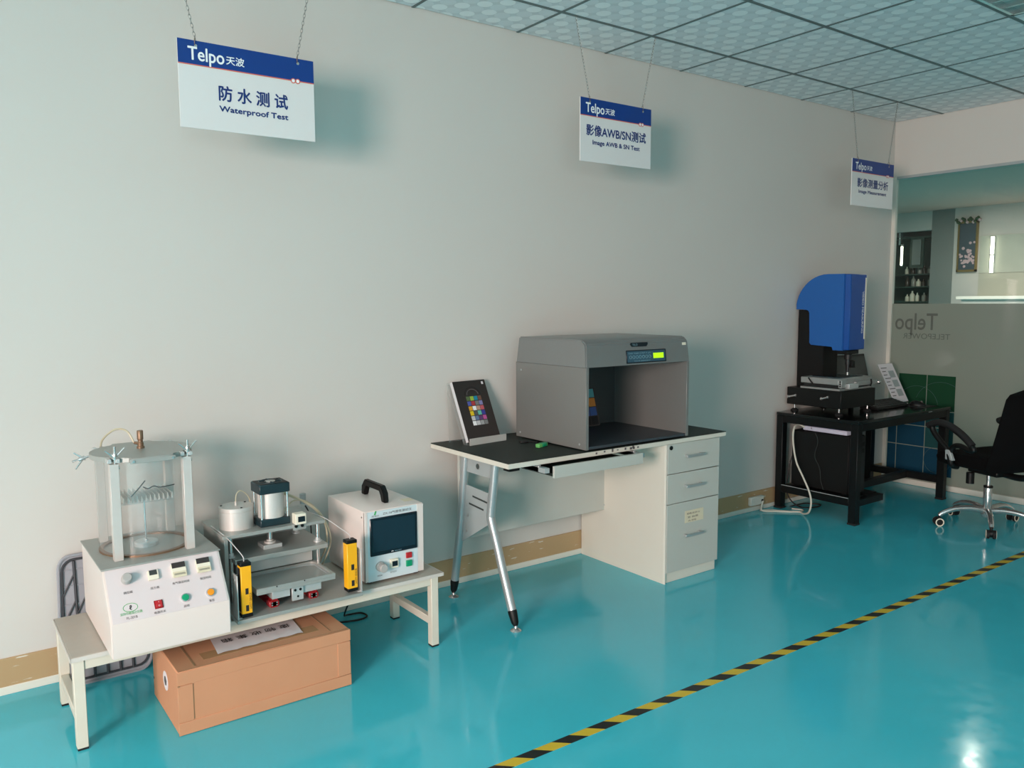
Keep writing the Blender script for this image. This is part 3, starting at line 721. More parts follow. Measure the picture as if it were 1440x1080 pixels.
for sx in (-1, 1):
    for sy in (-1, 1): B().cyl((cxa+sx*0.050, cya+sy*0.041, 0.629), (cxa+sx*0.050, cya+sy*0.041, 0.725), 0.0045, seg=10).build('tie_rod', 'chrome', t)
# tank
q = B().lathe((0.918, -0.405, 0.600), [(0.0615, 0), (0.0615, 0.066), (0.0605, 0.067), (0.0605, 0.069), (0.063, 0.070), (0.063, 0.0815), (0.0615, 0.083), (0.0, 0.083)], 40).build('air_tank', 'alu', t)
for k in range(3):
    a = 0.6+k*2*PI/3; B().cyl((0.918+0.053*math.cos(a), -0.405+0.053*math.sin(a), 0.682), (0.918+0.053*math.cos(a), -0.405+0.053*math.sin(a), 0.6855), 0.004, seg=10).build('screw', 'black', q)
q = B().cyl((0.918, -0.405, 0.683), (0.918, -0.405, 0.698), 0.0045, seg=10).build('tank_fitting', 'alu', t)
B().tube([(0.918, -0.405, 0.696), (0.922, -0.405, 0.725), (0.94, -0.40, 0.735), (0.965, -0.395, 0.715), (0.978, -0.39, 0.685), (0.985, -0.388, 0.64)], 0.0022, 8, smooth=6).build('hose', 'tube', t)
# gauge
q = B().box(1.102, 1.145, -0.528, -0.49, 0.602, 0.643, 0.002).build('digital_gauge', 'ivory', t)
B().box(1.112, 1.139, -0.5295, -0.528, 0.612, 0.633).build('gauge_display', 'panel_dark', q)
B().box(1.096, 1.149, -0.5145, -0.512, 0.578, 0.603, 0.001).build('gauge_bracket', 'alu_dull', q)
for x in (1.108, 1.132): B().cyl((x, -0.519, 0.594), (x, -0.513, 0.594), 0.006, seg=12).build('port', 'black', q)
# air hoses
H = [[(1.10, -0.40, 0.70), (1.15, -0.39, 0.675), (1.2, -0.38, 0.645), (1.25, -0.38, 0.60), (1.285, -0.38, 0.53), (1.29, -0.37, 0.45), (1.275, -0.34, 0.39), (1.25, -0.30, 0.345)],
     [(1.10, -0.39, 0.62), (1.16, -0.36, 0.655), (1.22, -0.36, 0.64), (1.275, -0.36, 0.58), (1.30, -0.35, 0.50), (1.295, -0.34, 0.43), (1.28, -0.31, 0.36)],
     [(1.10, -0.41, 0.708), (1.17, -0.4, 0.668), (1.23, -0.40, 0.625), (1.275, -0.40, 0.56), (1.30, -0.39, 0.48), (1.285, -0.37, 0.40), (1.26, -0.33, 0.335)]]
for h in H: B().tube(h, 0.003, 8, smooth=6).build('hose', 'tube', t)
B().tube([(1.25, -0.31, 0.335), (1.255, -0.30, 0.42), (1.25, -0.30, 0.56), (1.235, -0.29, 0.61)], 0.003, 8, smooth=5).build('cable', 'cable_black', t)
B().lathe((1.255, -0.215, 0.6), [(0.013, 0), (0.013, 0.042), (0.0, 0.044)], 14).build('valve', 'plate_grey', t)
# tray
tr = B()
tr.box(0.912, 1.212, -0.630, -0.430, 0.398, 0.410, 0.001)
tr.box(0.912, 1.212, -0.630, -0.620, 0.410, 0.421).box(0.912, 1.212, -0.440, -0.430, 0.410, 0.421).box(0.912, 0.922, -0.62, -0.44, 0.410, 0.421).box(1.202, 1.212, -0.62, -0.44, 0.410, 0.421)
for sx, xx in ((1, 0.922), (-1, 1.202)):
    for sy, yy in ((1, -0.62), (-1, -0.44)):
        poly = [(0, 0)]+[(0.022-0.022*math.sin(a), 0.022-0.022*math.cos(a)) for a in [PI/2*k/6 for k in range(7)]]
        tr.prism([(sx*p, sy*q_) for p, q_ in poly], (xx, yy, 0.410), X3, Y3, (0, 0, 0.011))
q = tr.build('tray', 'alu_dull', t)
B().tube([(0.925+0.0, -0.6, 0.4105), (0.95, -0.617, 0.4105), (1.17, -0.617, 0.4105), (1.199, -0.6, 0.4105), (1.199, -0.46, 0.4105), (1.17, -0.443, 0.4105), (0.95, -0.443, 0.4105), (0.925, -0.46, 0.4105)], 0.0022, 6, closed=True).build('seal_cord', 'plate_grey', q)
for xx in (0.985, 1.09): B().cyl((xx, -0.6315, 0.418), (xx, -0.629, 0.418), 0.0025, seg=8).build('screw', 'black', q)
for a, b_ in ((0.976, 1.044), (1.094, 1.166)): B().box(a, b_, -0.603, -0.44, 0.362, 0.398, 0.001).build('tray_support', 'alu_pale', t)
q = B().box(1.048, 1.092, -0.612, -0.603, 0.342, 0.392, 0.001).build('clip_plate', 'alu_pale', t)
for xx in (1.060, 1.080): B().cyl((xx, -0.6135, 0.382), (xx, -0.611, 0.382), 0.005, seg=12).build('hole', 'black', q)
B().cyl((1.070, -0.6135, 0.357), (1.070, -0.611, 0.357), 0.004, seg=10).build('hole', 'black', q)
for a in (0.985, 1.137):
    q = B().box(a-0.019, a+0.019, -0.60, -0.56, 0.332, 0.354, 0.003).build('slide_block', 'slide_red', t)
    for dx in (-0.009, 0.009):
        for dz in (0.339, 0.348): B().cyl((a+dx, -0.6015, dz), (a+dx, -0.599, dz), 0.003, seg=8).build('screw', 'chrome', q)
    B().box(a-0.012, a+0.012, -0.6, -0.45, 0.3305, 0.362).build('rail', 'red_dark', t)
# light curtains
def light_bar(xa, xb, z0, z1, side):
    ya, yb = -0.643, -0.607
    q = B().box(xa, xb, ya, yb, z0+0.012, z1-0.012, 0.002).build('light_curtain_bar', 'yellow', t)
    B().box(xa-0.0005, xb+0.0005, ya-0.0005, yb+0.0005, z1-0.014, z1, 0.002).build('end_cap', 'black', q)
    B().box(xa-0.0005, xb+0.0005, ya-0.0005, yb+0.0005, z0, z0+0.014, 0.002).build('end_cap', 'black', q)
    L = z1-z0; w = xb-xa
    for f0, f1 in ((0.42, 0.53), (0.11, 0.22)): B().box(xa+w*0.38, xa+w*0.66, ya-0.0006, ya, z0+L*f0, z0+L*f1).build('dark_label', 'ink', q)
    text('lettering', 'SAFETY SENSOR', (xa+w*0.93, ya, z0+L*0.14), (0, 0, 1), (-1, 0, 0), w*0.2, 'ink', q, width=L*0.3)
    if side < 0: B().box(xa-0.0016, xa-0.0006, ya+0.006, yb-0.006, z0+0.02, z1-0.02).build('lens_strip', 'ink', q)
    ex_ = (xa-0.0165, xa-0.0125) if side < 0 else (xb+0.0105, xb+0.0145)
    hb = B().box(ex_[0], ex_[1], -0.65, -0.595, 0.331, z1-0.04, 0.0008)
    hb.box(min(ex_[0], xb), max(ex_[1], xa), -0.607, -0.601, z0+0.04, z1-0.05)
    hb.box(min(ex_[0], xb), max(ex_[1], xa), -0.64, -0.60, 0.331, 0.334)
    k = hb.build('bracket', 'alu_pale', t)
    B().cyl((ex_[0]-0.002, -0.625, z1-0.06), (ex_[1]+0.002, -0.625, z1-0.06), 0.004, seg=10).build('screw', 'chrome', k)
light_bar(0.853, 0.891, 0.334, 0.532, -1)
light_bar(1.256, 1.298, 0.338, 0.540, 1)
B().tube([(0.872, -0.622, 0.532), (0.871, -0.618, 0.548), (0.862, -0.58, 0.568), (0.850, -0.52, 0.592), (0.842, -0.46, 0.603), (0.84, -0.35, 0.604)], 0.0018, 8, smooth=6).build('cable', 'wire', t)
B().tube([(1.278, -0.622, 0.540), (1.277, -0.618, 0.556), (1.26, -0.57, 0.575), (1.235, -0.50, 0.60), (1.22, -0.4, 0.604)], 0.0015, 8, smooth=6).build('cable', 'wire', t)

# ================================================================== AIR TIGHTNESS TESTER
t = thing('leak_tester', 'white boxy tester with black carry handle and dark touch screen, rightmost on the bench', 'machine', (1.505, -0.37, 0.315))
x0, x1, yf, yb, z0, z1 = 1.372, 1.637, -0.560, -0.20, 0.325, 0.615
b = B().box(x0, x1, yf+0.0045, yb, z0, z1, 0.003, 2)
b.build('casing', 'white_gloss', t)
for s, xa, xb in ((-1, x0, x0+0.012), (1, x1-0.03, x1)):
    B().hexa([(xa, yf+0.002, z0+0.002), (xb, yf+0.002, z0+0.002), (xb, yf+0.012, z0+0.002), (xa, yf+0.012, z0+0.002), (xa, yf-0.001, z1-0.003), (xb, yf-0.001, z1-0.003), (xb, yf+0.012, z1-0.003), (xa, yf+0.012, z1-0.003)], 0.001).build('front_frame', 'white_gloss', t)
B().box(x0+0.011, x1-0.029, yf+0.0005, yf+0.006, z0+0.001, z1-0.004).build('front_panel', 'pale_blue', t)
FY = yf+0.0005
q = B().box(1.392, 1.606, FY-0.006, FY, 0.430, 0.585, 0.003).build('touch_screen', 'screen_rim', t)
B().box(1.404, 1.594, FY-0.0068, FY-0.0058, 0.447, 0.575).build('display', 'screen', q)
B().tube([(1.484, FY-0.0072, 0.437), (1.488, FY-0.0072, 0.440), (1.494, FY-0.0072, 0.438)], 0.0012, 5).build('maker_mark', 'print_white', q)
text('lettering', 'WEINVIEW', (1.498, FY-0.0062, 0.4355), X3, Z3, 0.0045, 'keypad_line', q, width=0.032)
text('lettering', 'ZX-1#气密性测试仪', (1.452, FY, 0.5925), X3, Z3, 0.011, 'ink_grey', t, width=0.130, bold=0.012)
text('lettering', '精诚达', (1.402, FY, 0.5895), X3, Z3, 0.007, 'ink_grey', t, width=0.033)
B().prism([(0, 0), (0.007, 0.0), (0.012, 0.014), (0.006, 0.016)], (1.412, FY-0.0002, 0.5975), X3, Z3, (0, -0.0008, 0)).build('emblem', 'ink_green', t)
B().lathe((1.435, FY, 0.384), [(0.020, 0), (0.020, 0.012), (0.0175, 0.014), (0.0175, 0.036), (0.015, 0.039), (0.0, 0.039)], 26, (0, -1, 0)).build('regulator_knob', 'grey_knob', t)
q = B().box(1.477, 1.513, FY-0.012, FY, 0.368, 0.405, 0.0015).build('pressure_display', 'ivory', t)
B().box(1.484, 1.508, FY-0.013, FY-0.0115, 0.376, 0.397).build('lcd', 'panel_dark', q)
B().box(1.552, 1.578, FY-0.008, FY, 0.395, 0.418, 0.001).build('stop_button', 'red', t, label='red square button')
B().box(1.552, 1.578, FY-0.008, FY, 0.360, 0.385, 0.001).build('start_button', 'green_btn', t, label='green square button')
text('lettering', '调压阀', (1.432, FY, 0.342), X3, Z3, 0.007, 'ink_grey', t, align='CENTER')
text('lettering', '压力显示', (1.494, FY, 0.346), X3, Z3, 0.007, 'ink_grey', t, align='CENTER')
hx = 1.513
B().prism([(-0.014, 0), (0.014, 0), (0.016, 0.030), (0.030, 0.048), (0.158, 0.048), (0.172, 0.030), (0.174, 0.0), (0.202, 0.0), (0.197, 0.040), (0.172, 0.068), (0.016, 0.068), (-0.009, 0.040)], (hx-0.012, -0.462, 0.6155), (0, 1, 0), (0, 0, 1), (0.024, 0, 0), 0.004).build('carry_handle', 'black', t)
for (x, y) in ((1.40, -0.53), (1.61, -0.53), (1.40, -0.23), (1.61, -0.23)): B().lathe((x, y, 0.315), [(0.011, 0), (0.013, 0.01)], 14).build('foot', 'rubber', t)
B().box(1.585, 1.63, -0.50, -0.455, 0.6152, 0.6158).build('sticker', 'cream', t)
B().cyl((x0-0.002, -0.535, 0.59), (x0, -0.535, 0.59), 0.004, seg=10).build('screw', 'chrome', t)

# black cable looping on the floor under the bench
single(B().tube([(1.24, -0.18, 0.30), (1.30, -0.16, 0.18), (1.36, -0.14, 0.03), (1.43, -0.12, 0.006), (1.52, -0.15, 0.006), (1.575, -0.135, 0.006), (1.57, -0.08, 0.006), (1.51, -0.07, 0.008), (1.475, -0.11, 0.03), (1.49, -0.15, 0.12), (1.52, -0.16, 0.22), (1.53, -0.17, 0.31)], 0.004, 8, smooth=6), 'power_cable', 'cable_black', 'black cable looping onto the floor under the low bench', 'cable', (1.4, -0.13, 0))

# ================================================================== CRATE BEHIND THE BENCH
t = thing('plastic_crate', 'flat grey ribbed plastic crate leaning on the wall behind the bench', 'crate', (0.5, -0.05, 0))
cw0, cw1, ch = 0.345, 0.66, 0.492
def lean(x, z, d): return Vector((x, -0.10+0.055*z/0.5+d, z))
R = 0.045; out = []
for (ax_, az_, a0) in ((cw0+R, 0.003+R, PI), (cw1-R, 0.003+R, 1.5*PI), (cw1-R-0.012, ch-R, 0), (cw0+R+0.015, ch-R, PI/2)):
    for k in range(6): a = a0+PI/2*k/5; out.append((ax_+R*math.cos(a), az_+R*math.sin(a)))
b = B(); bm = b.bm
A = [bm.verts.new(lean(x, z, 0.012)) for x, z in out]; C_ = [bm.verts.new(lean(x, z, 0.035)) for x, z in out]
bm.faces.new(A); bm.faces.new(C_[::-1])
for i in range(len(A)): j = (i+1) % len(A); bm.faces.new((A[i], C_[i], C_[j], A[j]))
b.build('panel', 'crate', t)
B().tube([lean(x, z, 0.012) for x, z in out], 0.006, 6, closed=True).build('rim', 'crate', t)
B().tube([lean(cw0+0.012+(x-cw0)*0.93, 0.02+z*0.93, 0.008) for x, z in out], 0.005, 6, closed=True).build('border_rib', 'crate_rib', t)
def rib(p, q, r=0.0035, m='crate_rib', d=0.007): B().tube([lean(*p, d), lean(*q, d)], r, 6).build('rib', m, t)
n = 6; vx = [cw0+0.022+k*(cw1-cw0-0.044)/n for k in range(n+1)]
for k in range(1, n): rib((vx[k], 0.02), (vx[k], ch-0.02), 0.005)
for z in (0.1, 0.17, 0.24, 0.31, 0.38, 0.44): rib((cw0+0.02, z), (cw1-0.02, z), 0.002, 'crate', 0.009)
for k, zz in ((0, 0.24), (0, 0.34), (1, 0.27), (2, 0.05), (4, 0.05), (0, 0.03)): rib((vx[k], zz), (vx[k+1], zz+0.085), 0.003)

# ================================================================== CARTON
t = thing('cardboard_carton', 'brown cardboard carton standing on the floor under the low bench', 'box', (0.92, -0.52, 0))
x0, x1, yf, yb, h = 0.614, 1.232, -0.700, -0.335, 0.222
B().box(x0, x1, yf, yb, 0.0, h, 0.004).build('body', 'carton', t)
B().box(x0-0.002, x1+0.002, yf-0.003, yf+0.001, h-0.046, h-0.002, 0.001).build('lid_flap', 'carton', t)
B().box(x0-0.002, x1+0.002, yf-0.003, yf+0.001, 0.002, 0.045, 0.001).build('bottom_flap', 'carton', t)
for a, b_ in ((x0-0.001, x0+0.048), (x1-0.05, x1+0.001)): B().box(a, b_, yf-0.0025, yf+0.001, 0.046, h-0.048, 0.0008).build('corner_flap', 'carton', t)
B().box(x0+0.048, x0+0.0505, yf-0.001, yf, 0.05, h-0.05).box(x0-0.001, x0+0.006, yf-0.004, yf-0.0025, h-0.05, h-0.046).build('flap_gap', 'carton_dark', t)
B().box(x0+0.004, x1-0.004, yf+0.002, yf+0.004, h, h+0.0015).box(x0+0.06, x0+0.066, yf+0.02, yb-0.02, h, h+0.001).box(x1-0.07, x1-0.066, yf+0.02, yb-0.02, h, h+0.001).build('top_seam', 'carton_dark', t)
B().box(x0+0.10, x1-0.1, yf+0.05, yf+0.11, h, h+0.0006).build('sealing_tape', 'tape_clear', t)
B().lathe((x0, -0.53, 0.13), [(0.034, 0), (0.034, 0.0008), (0.0, 0.0008)], 30, (-1, 0, 0)).build('round_sticker', 'paper', t)
B().lathe((x0-0.0008, -0.53, 0.13), [(0.018, 0), (0.018, 0.0005), (0.0, 0.0005)], 6, (-1, 0, 0)).build('sticker_print', 'ink_grey', t)
B().lathe((x0, -0.345, 0.07), [(0.005, 0), (0.005, 0.0006), (0.0, 0.0006)], 10, (-1, 0, 0)).build('printed_mark', 'ink', t)
b = B(); bm = b.bm
nx, ny = 14, 5; po, pu, pv = Vector((0.765, -0.638, h+0.002)), Vector((0.31, 0.0, 0)), Vector((0.015, 0.15, 0))
G = [[bm.verts.new(po+pu*(i/nx)+pv*(j/ny)+Z3*(0.003*math.sin(i*1.1+j*0.7)**2*(1-j/ny)+0.0005)) for i in range(nx+1)] for j in range(ny+1)]
for j in range(ny):
    for i in range(nx): bm.faces.new((G[j][i], G[j][i+1], G[j+1][i+1], G[j+1][i]))
t2 = thing('paper_notice', 'crumpled white paper notice with handwritten characters on the brown carton', 'paper', (0.92, -0.56, h))
b.build('sheet', 'paper', t2)
text('lettering', '废 物 收 集 箱', (1.055, -0.528, h+0.005), (-1, 0, 0), (0, -1, 0), 0.036, 'ink', t2, width=0.25, bold=0.005)

# ================================================================== DESK
t = thing('office_desk', 'white desk with dark green top and bent silver legs in the middle of the wall', 'desk', (2.7, -0.35, 0))
B().box(1.998, 3.43, -0.665, -0.012, 0.725, 0.747, 0.001).build('desktop', 'desk_white', t)
B().box(1.998, 3.43, -0.6655, -0.012, 0.747, 0.7505, 0.0006).build('desktop_laminate', 'desk_top', t, label='dark green laminate surface of the desk')
b = B()
for k in range(7): b.box(2.50+k*0.045+0.006*(k % 3), 2.51+k*0.045+0.006*(k % 3), -0.6662, -0.665, 0.733+0.003*(k % 2), 0.741+0.003*(k % 3))
b.box(2.72, 2.735, -0.6662, -0.665, 0.731, 0.742).box(2.74, 2.752, -0.6662, -0.665, 0.731, 0.742).build('edge_marks', 'ink_grey', t)
def leg(pts, r, label=None):
    q = B().tube(pts, r, 18, smooth=8).build('leg', 'desk_steel', t)
    e = Vector(pts[-1]); d = (e-Vector(pts[-2])).normalized()
    a = e-d*0.002; f = Vector((e.x, e.y, 0))+Vector((0, d.y*0.05, 0))
    B().lathe(a, [(r+0.001, 0), (r+0.0015, 0.012), (r-0.003, 0.055), (0.010, 0.068), (0.0, 0.068)], 20, d).build('ferrule', 'black', q)
    g = a+d*0.066
    B().cyl(g, (g.x, g.y, 0.012), 0.006, seg=12).lathe((g.x, g.y, 0), [(0.024, 0), (0.025, 0.004), (0.020, 0.008), (0.009, 0.014), (0.008, 0.024), (0, 0.024)], 22).build('levelling_foot', 'chrome', q)
leg([(2.03, -0.523, 0.726), (2.03, -0.506, 0.62), (2.03, -0.485, 0.495), (2.03, -0.489, 0.455), (2.03, -0.53, 0.36), (2.03, -0.58, 0.235), (2.03, -0.645, 0.085)], 0.0195)
leg([(2.03, -0.278, 0.726), (2.03, -0.255, 0.56), (2.03, -0.231, 0.40), (2.03, -0.20, 0.235), (2.03, -0.170, 0.092)], 0.0195)
b = B()
b.box(2.034, 2.040, -0.51, -0.27, 0.648, 0.724)
b.hexa([(2.034, -0.475, 0.44), (2.034, -0.235, 0.30), (2.034, -0.275, 0.585), (2.034, -0.495, 0.575), (2.040, -0.475, 0.44), (2.040, -0.235, 0.30), (2.040, -0.275, 0.585), (2.040, -0.495, 0.575)])
q = b.build('leg_plate', 'plate_grey', t)
B().cyl((2.0335, -0.375, 0.687), (2.041, -0.375, 0.687), 0.018, seg=22).build('cable_grommet', 'desk_steel', q)
B().cyl((2.0325, -0.375, 0.687), (2.0335, -0.375, 0.687), 0.013, seg=22).build('grommet_hole', 'lcd_dark', q)
for z, o in ((0.535, 0.0), (0.495, 0.03)): B().hexa([(2.0325, -0.45+o, z-0.008), (2.0325, -0.33+o, z+0.0), (2.0325, -0.33+o, z+0.008), (2.0325, -0.45+o, z), (2.0342, -0.45+o, z-0.008), (2.0342, -0.33+o, z), (2.0342, -0.33+o, z+0.008), (2.0342, -0.45+o, z)]).build('slot', 'lcd_dark', q)
for y, z in ((-0.29, 0.44), (-0.27, 0.36)): B().cyl((2.0325, y, z), (2.0342, y, z), 0.008, seg=12).build('bolt', 'desk_steel', q)
q = B().box(2.045, 3.03, -0.20, -0.182, 0.298, 0.724, 0.001).build('modesty_panel', 'desk_front', t)
B().cyl((2.99, -0.203, 0.325), (2.99, -0.2, 0.325), 0.007, seg=12).build('screw_cap', 'plate_grey', q)
# keyboard tray pulled out a little
tr = B().box(2.208, 2.754, -0.722, -0.708, 0.668, 0.720, 0.001).build('keyboard_tray', 'desk_front', t)
B().box(2.215, 2.747, -0.708, -0.33, 0.672, 0.684).build('tray_board', 'desk_top', tr)
for x in (2.17, 2.757):
    B().box(x, x+0.028, -0.70, -0.30, 0.690, 0.712, 0.001).build('slide_rail', 'plate_grey', tr)
    B().box(x, x+0.014, -0.655, -0.30, 0.690, 0.725, 0.001).build('slide_hanger', 'desk_steel', tr)
B().box(2.018, 2.075, -0.645, -0.60, 0.708, 0.725, 0.001).build('corner_block', 'black', t)

t = thing('drawer_cabinet', 'pale three-drawer cabinet under the right end of the desk', 'cabinet', (3.2, -0.34, 0))
x0, x1 = 2.985, 3.388
b = B().box(x0, x0+0.018, -0.642, -0.011, 0.0, 0.7245).box(x1-0.018, x1, -0.640, -0.011, 0.0, 0.7245).box(x0+0.018, x1-0.018, -0.030, -0.012, 0.001, 0.7245).box(x0+0.018, x1-0.018, -0.62, -0.030, 0.06, 0.078).box(x0+0.018, x1-0.018, -0.64, -0.030, 0.706, 0.7245)
b.build('carcass', 'desk_white', t)
B().box(x0+0.004, x1-0.006, -0.645, -0.628, 0.001, 0.052, 0.001).build('plinth', 'desk_white', t)
B().box(x0+0.0005, x0+0.005, -0.656, -0.642, 0.0, 0.7245).build('edge_strip', 'skirt_white', t)
for k, (za, zb, hz) in enumerate(((0.570, 0.7225, 0.654), (0.414, 0.566, 0.497), (0.056, 0.410, 0.238))):
    q = B().box(x0+0.009, x1, -0.658, -0.642, za, zb, 0.001).build('drawer', 'desk_front', t)
    hb = B().box(3.113, 3.250, -0.682, -0.676, hz-0.008, hz+0.005, 0.001)
    for xx in (3.125, 3.235): hb.box(xx-0.006, xx+0.006, -0.678, -0.658, hz-0.005, hz+0.004)
    hb.build('handle', 'desk_steel', q)
    if k == 0:
        B().lathe((3.016, -0.658, 0.704), [(0.011, 0), (0.011, 0.003), (0.0, 0.003)], 18, (0, -1, 0)).build('lock', 'black', q)
    if k == 2:
        B().box(3.126, 3.268, -0.6588, -0.658, 0.298, 0.361).build('paper_label', 'cream', q, label='yellowed handwritten paper label')
        for i, s in enumerate(('钥匙在办公', '室 抽屉', '内 勿动')):
            text('lettering', s, (3.140+0.006*i, -0.6589, 0.340-0.019*i), X3, Z3, 0.010, 'ink_grey', q, width=0.10-0.02*i)

# things on the desk
t = thing('colour_booth', 'large grey colour viewing booth with open front and lit yellow display, on the desk', 'booth', (2.785, -0.39, 0.75))
x0, x1, yf, yb = 2.440, 3.133, -0.665, -0.125; z0, z1, z2 = 0.757, 1.138, 1.266
w = 0.017
b = B().box(x0, x0+w, yf, yb, z0, z1, 0.001); b.build('side_panel', 'booth', t)
b = B().box(x1-w, x1, yf, yb, z0, z1, 0.001); b.build('side_panel', 'booth', t)
B().box(x0+w, x1-w, yb-0.012, yb, z0, z1).build('back_panel', 'booth_in_shade', t)
B().box(x0+w, x1-w, yf+0.004, yb-0.012, z0, z0+0.013, 0.001).build('floor_panel', 'booth_floor_shade', t)
B().box(x0+w, x1-w, yf+0.03, yb-0.012, z1-0.004, z1+0.002).build('inner_ceiling', 'booth_in_shade', t)
# hood: slightly tapered shell with a sloped front top
tp = 0.006
poly = [(yf-0.001, z1+0.001), (yf+0.010, z2-0.022), (yf+0.038, z2-0.001), (yb-0.02, z2), (yb-0.004, z1+0.001)]
bm_ = B(); bm = bm_.bm
A = [bm.verts.new((x0-0.002+(tp if z > 1.2 else 0), y, z)) for y, z in poly]; C_ = [bm.verts.new((x1+0.002-(tp if z > 1.2 else 0), y, z)) for y, z in poly]
bm.faces.new(A); bm.faces.new(C_[::-1])
for i in range(5): j = (i+1) % 5; bm.faces.new((A[i], C_[i], C_[j], A[j]))
bmesh.ops.bevel(bm, geom=[e for e in bm.edges if max(v.co.z for v in e.verts) > 1.2], offset=0.006, segments=2, affect='EDGES')
bm_.build('hood', 'booth_hood', t)
# control panel on the sloped hood front
HU = Vector((0, 0.011, 0.105)).normalized(); HN = X3.cross(HU)
def hp(x, z, n=0.0):
    f = (z-z1)/0.105; return Vector((x, yf-0.001+0.011*f, z))+HN*n
def hslab(xa, xb, za, zb, n0, n1, bev=0.0):
    return B().hexa([hp(xa, za, n0), hp(xb, za, n0), hp(xb, zb, n0), hp(xa, zb, n0), hp(xa, za, n1), hp(xb, za, n1), hp(xb, zb, n1), hp(xa, zb, n1)], bev)
q = hslab(2.692, 2.962, 1.146, 1.208, -0.001, 0.004, 0.002).build('control_panel', 'panel_dark', t)
hslab(2.698, 2.955, 1.151, 1.203, 0.003, 0.0045).build('keypad', 'keypad', q)
hslab(2.872, 2.942, 1.165, 1.190, 0.004, 0.0055).build('lit_display', 'lcd_lit', q, label='glowing yellow-green display')
for k in range(7):
    B().tube([hp(2.718+k*0.0215, 1.175, 0.005)+X3*0.0075*math.cos(a)+HU*0.0075*math.sin(a) for a in [2*PI*s/14 for s in range(14)]], 0.0008, 4, closed=True).build('key', 'keypad_line', q)
text('lettering', 'D65 TL84 CWF F UV', hp(2.706, 1.190, 0.0046), X3, HU, 0.006, 'keypad_line', q, width=0.15)
text('lettering', 'COLOR ASSESSMENT', hp(2.74, 1.154, 0.0046), X3, HU, 0.005, 'keypad_line', q, width=0.11)
q = B().prism([(0, 0.010), (0.006, 0.018), (0.118, 0.018), (0.118, 0.008), (0.108, -0.002), (0.012, -0.002)], hp(2.722, 1.226, 0.0008), X3, HU, HN*0.002).build('badge', 'panel_dark', t)
text('lettering', 'TILO', hp(2.736, 1.229, 0.0032), X3, HU, 0.009, 'keypad_line', q, width=0.034)
hslab(3.085, 3.112, 1.221, 1.234, 0.0, 0.0012).build('sticker', 'ivory', t)
for (x, y) in ((2.47, -0.63), (3.10, -0.63), (2.47, -0.16), (3.10, -0.16)): B().cyl((x, y, 0.7505), (x, y, 0.758), 0.014, seg=12).build('foot', 'rubber', t)
for (y, z) in ((-0.62, 0.78), (-0.16, 0.78), (-0.17, 1.10)): B().cyl((x0-0.002, y, z), (x0, y, z), 0.005, seg=10).build('screw', 'plate_grey', t)

# colour chart on its acrylic stand
SWATCH = ['#735244', '#c29682', '#627a9d', '#576c43', '#8580b1', '#67bdaa', '#d67e2c', '#505ba6', '#c15a63', '#5e3c6c', '#9dbc40', '#e0a32e', '#383d96', '#469449', '#af363c', '#e7c71f', '#bb5695', '#0885a1', '#f3f3f2', '#c8c8c8', '#a0a0a0', '#7a7a79', '#555555', '#343434']
def hexm(h):
    k = 'swatch_'+h[1:]
    if k not in M: M[k] = mat(k, tuple(int(h[i:i+2], 16) for i in (1, 3, 5)), 0.55, noise=0.02)
    return k
M['chart_dark'] = mat('chart_dark', (44, 38, 36), 0.3, noise=0.08)
M['chart_edge'] = mat('chart_edge', (206, 206, 208), 0.4, noise=0.02)
rz = math.radians(6)
t = thing('acrylic_stand', 'clear acrylic easel on the left end of the desk, holding the colour chart', 'stand', (2.215, -0.13, 0.7505), rz)
# local frame: x along the wall, -y to the room; the back leans away from the room
tl = math.radians(24)
BU = Vector((0, math.sin(tl), math.cos(tl))); BN = Vector((0, -math.cos(tl), math.sin(tl)))
def lslab(o, wx, hu, dn, bev=0.0):
    o = Vector(o); a = X3*wx; c0 = BU*hu; d = BN*dn
    return B().hexa([o, o+a, o+a+c0, o+c0, o+d, o+a+d, o+a+c0+d, o+c0+d], bev)
lslab((-0.118, -0.012, 0.003), 0.236, 0.315, 0.003).build('back_plate', 'clear', t, local=True)
B().box(-0.118, 0.118, -0.06, -0.012, 0.0, 0.003).build('foot_plate', 'clear', t, local=True)
B().box(-0.118, 0.118, -0.062, -0.058, 0.0, 0.034, 0.001).build('front_lip', 'shelf_clear', t, local=True)
B().hexa([(-0.118, 0.10, 0), (0.118, 0.10, 0), (0.118, 0.103, 0), (-0.118, 0.103, 0), (-0.118, 0.113, 0.285), (0.118, 0.113, 0.285), (0.118, 0.116, 0.285), (-0.118, 0.116, 0.285)]).build('rear_leg', 'clear', t, local=True)
t = thing('colour_chart', 'dark card with coloured squares standing in the acrylic easel', 'chart', (2.215, -0.13, 0.7505), rz)
o0 = Vector((-0.108, -0.019, 0.006))+BN*0.003
lslab(o0, 0.206, 0.31, 0.020).build('backing', 'chart_edge', t, local=True)
f0 = o0+BN*0.0202
lslab(f0, 0.206, 0.31, 0.001).build('card', 'chart_dark', t, local=True)
f1 = f0+BN*0.0012
for r in range(6):
    for c_ in range(4):
        h = SWATCH[(r*4+c_*7+3) % 24] if r < 5 else SWATCH[18+c_] if c_ < 4 else '#888888'
        lslab(f1+X3*(0.058+c_*0.0245)+BU*(0.205-r*0.0255), 0.022, 0.022, 0.0004).build('swatch', hexm(h), t, local=True)
for R_ in (0.036, 0.05):
    B().tube([f1+X3*0.105+BU*0.235+X3*R_*math.cos(a)+BU*R_*0.8*math.sin(a) for a in [PI*k/16 for k in range(17)]], 0.0018, 4).build('arch_line', 'ink_grey' if R_ < 0.04 else 'ink', t, local=True)
lslab(f1+X3*0.18+BU*0.286, 0.012, 0.014, 0.0004).build('corner_mark', 'paper', t, local=True)

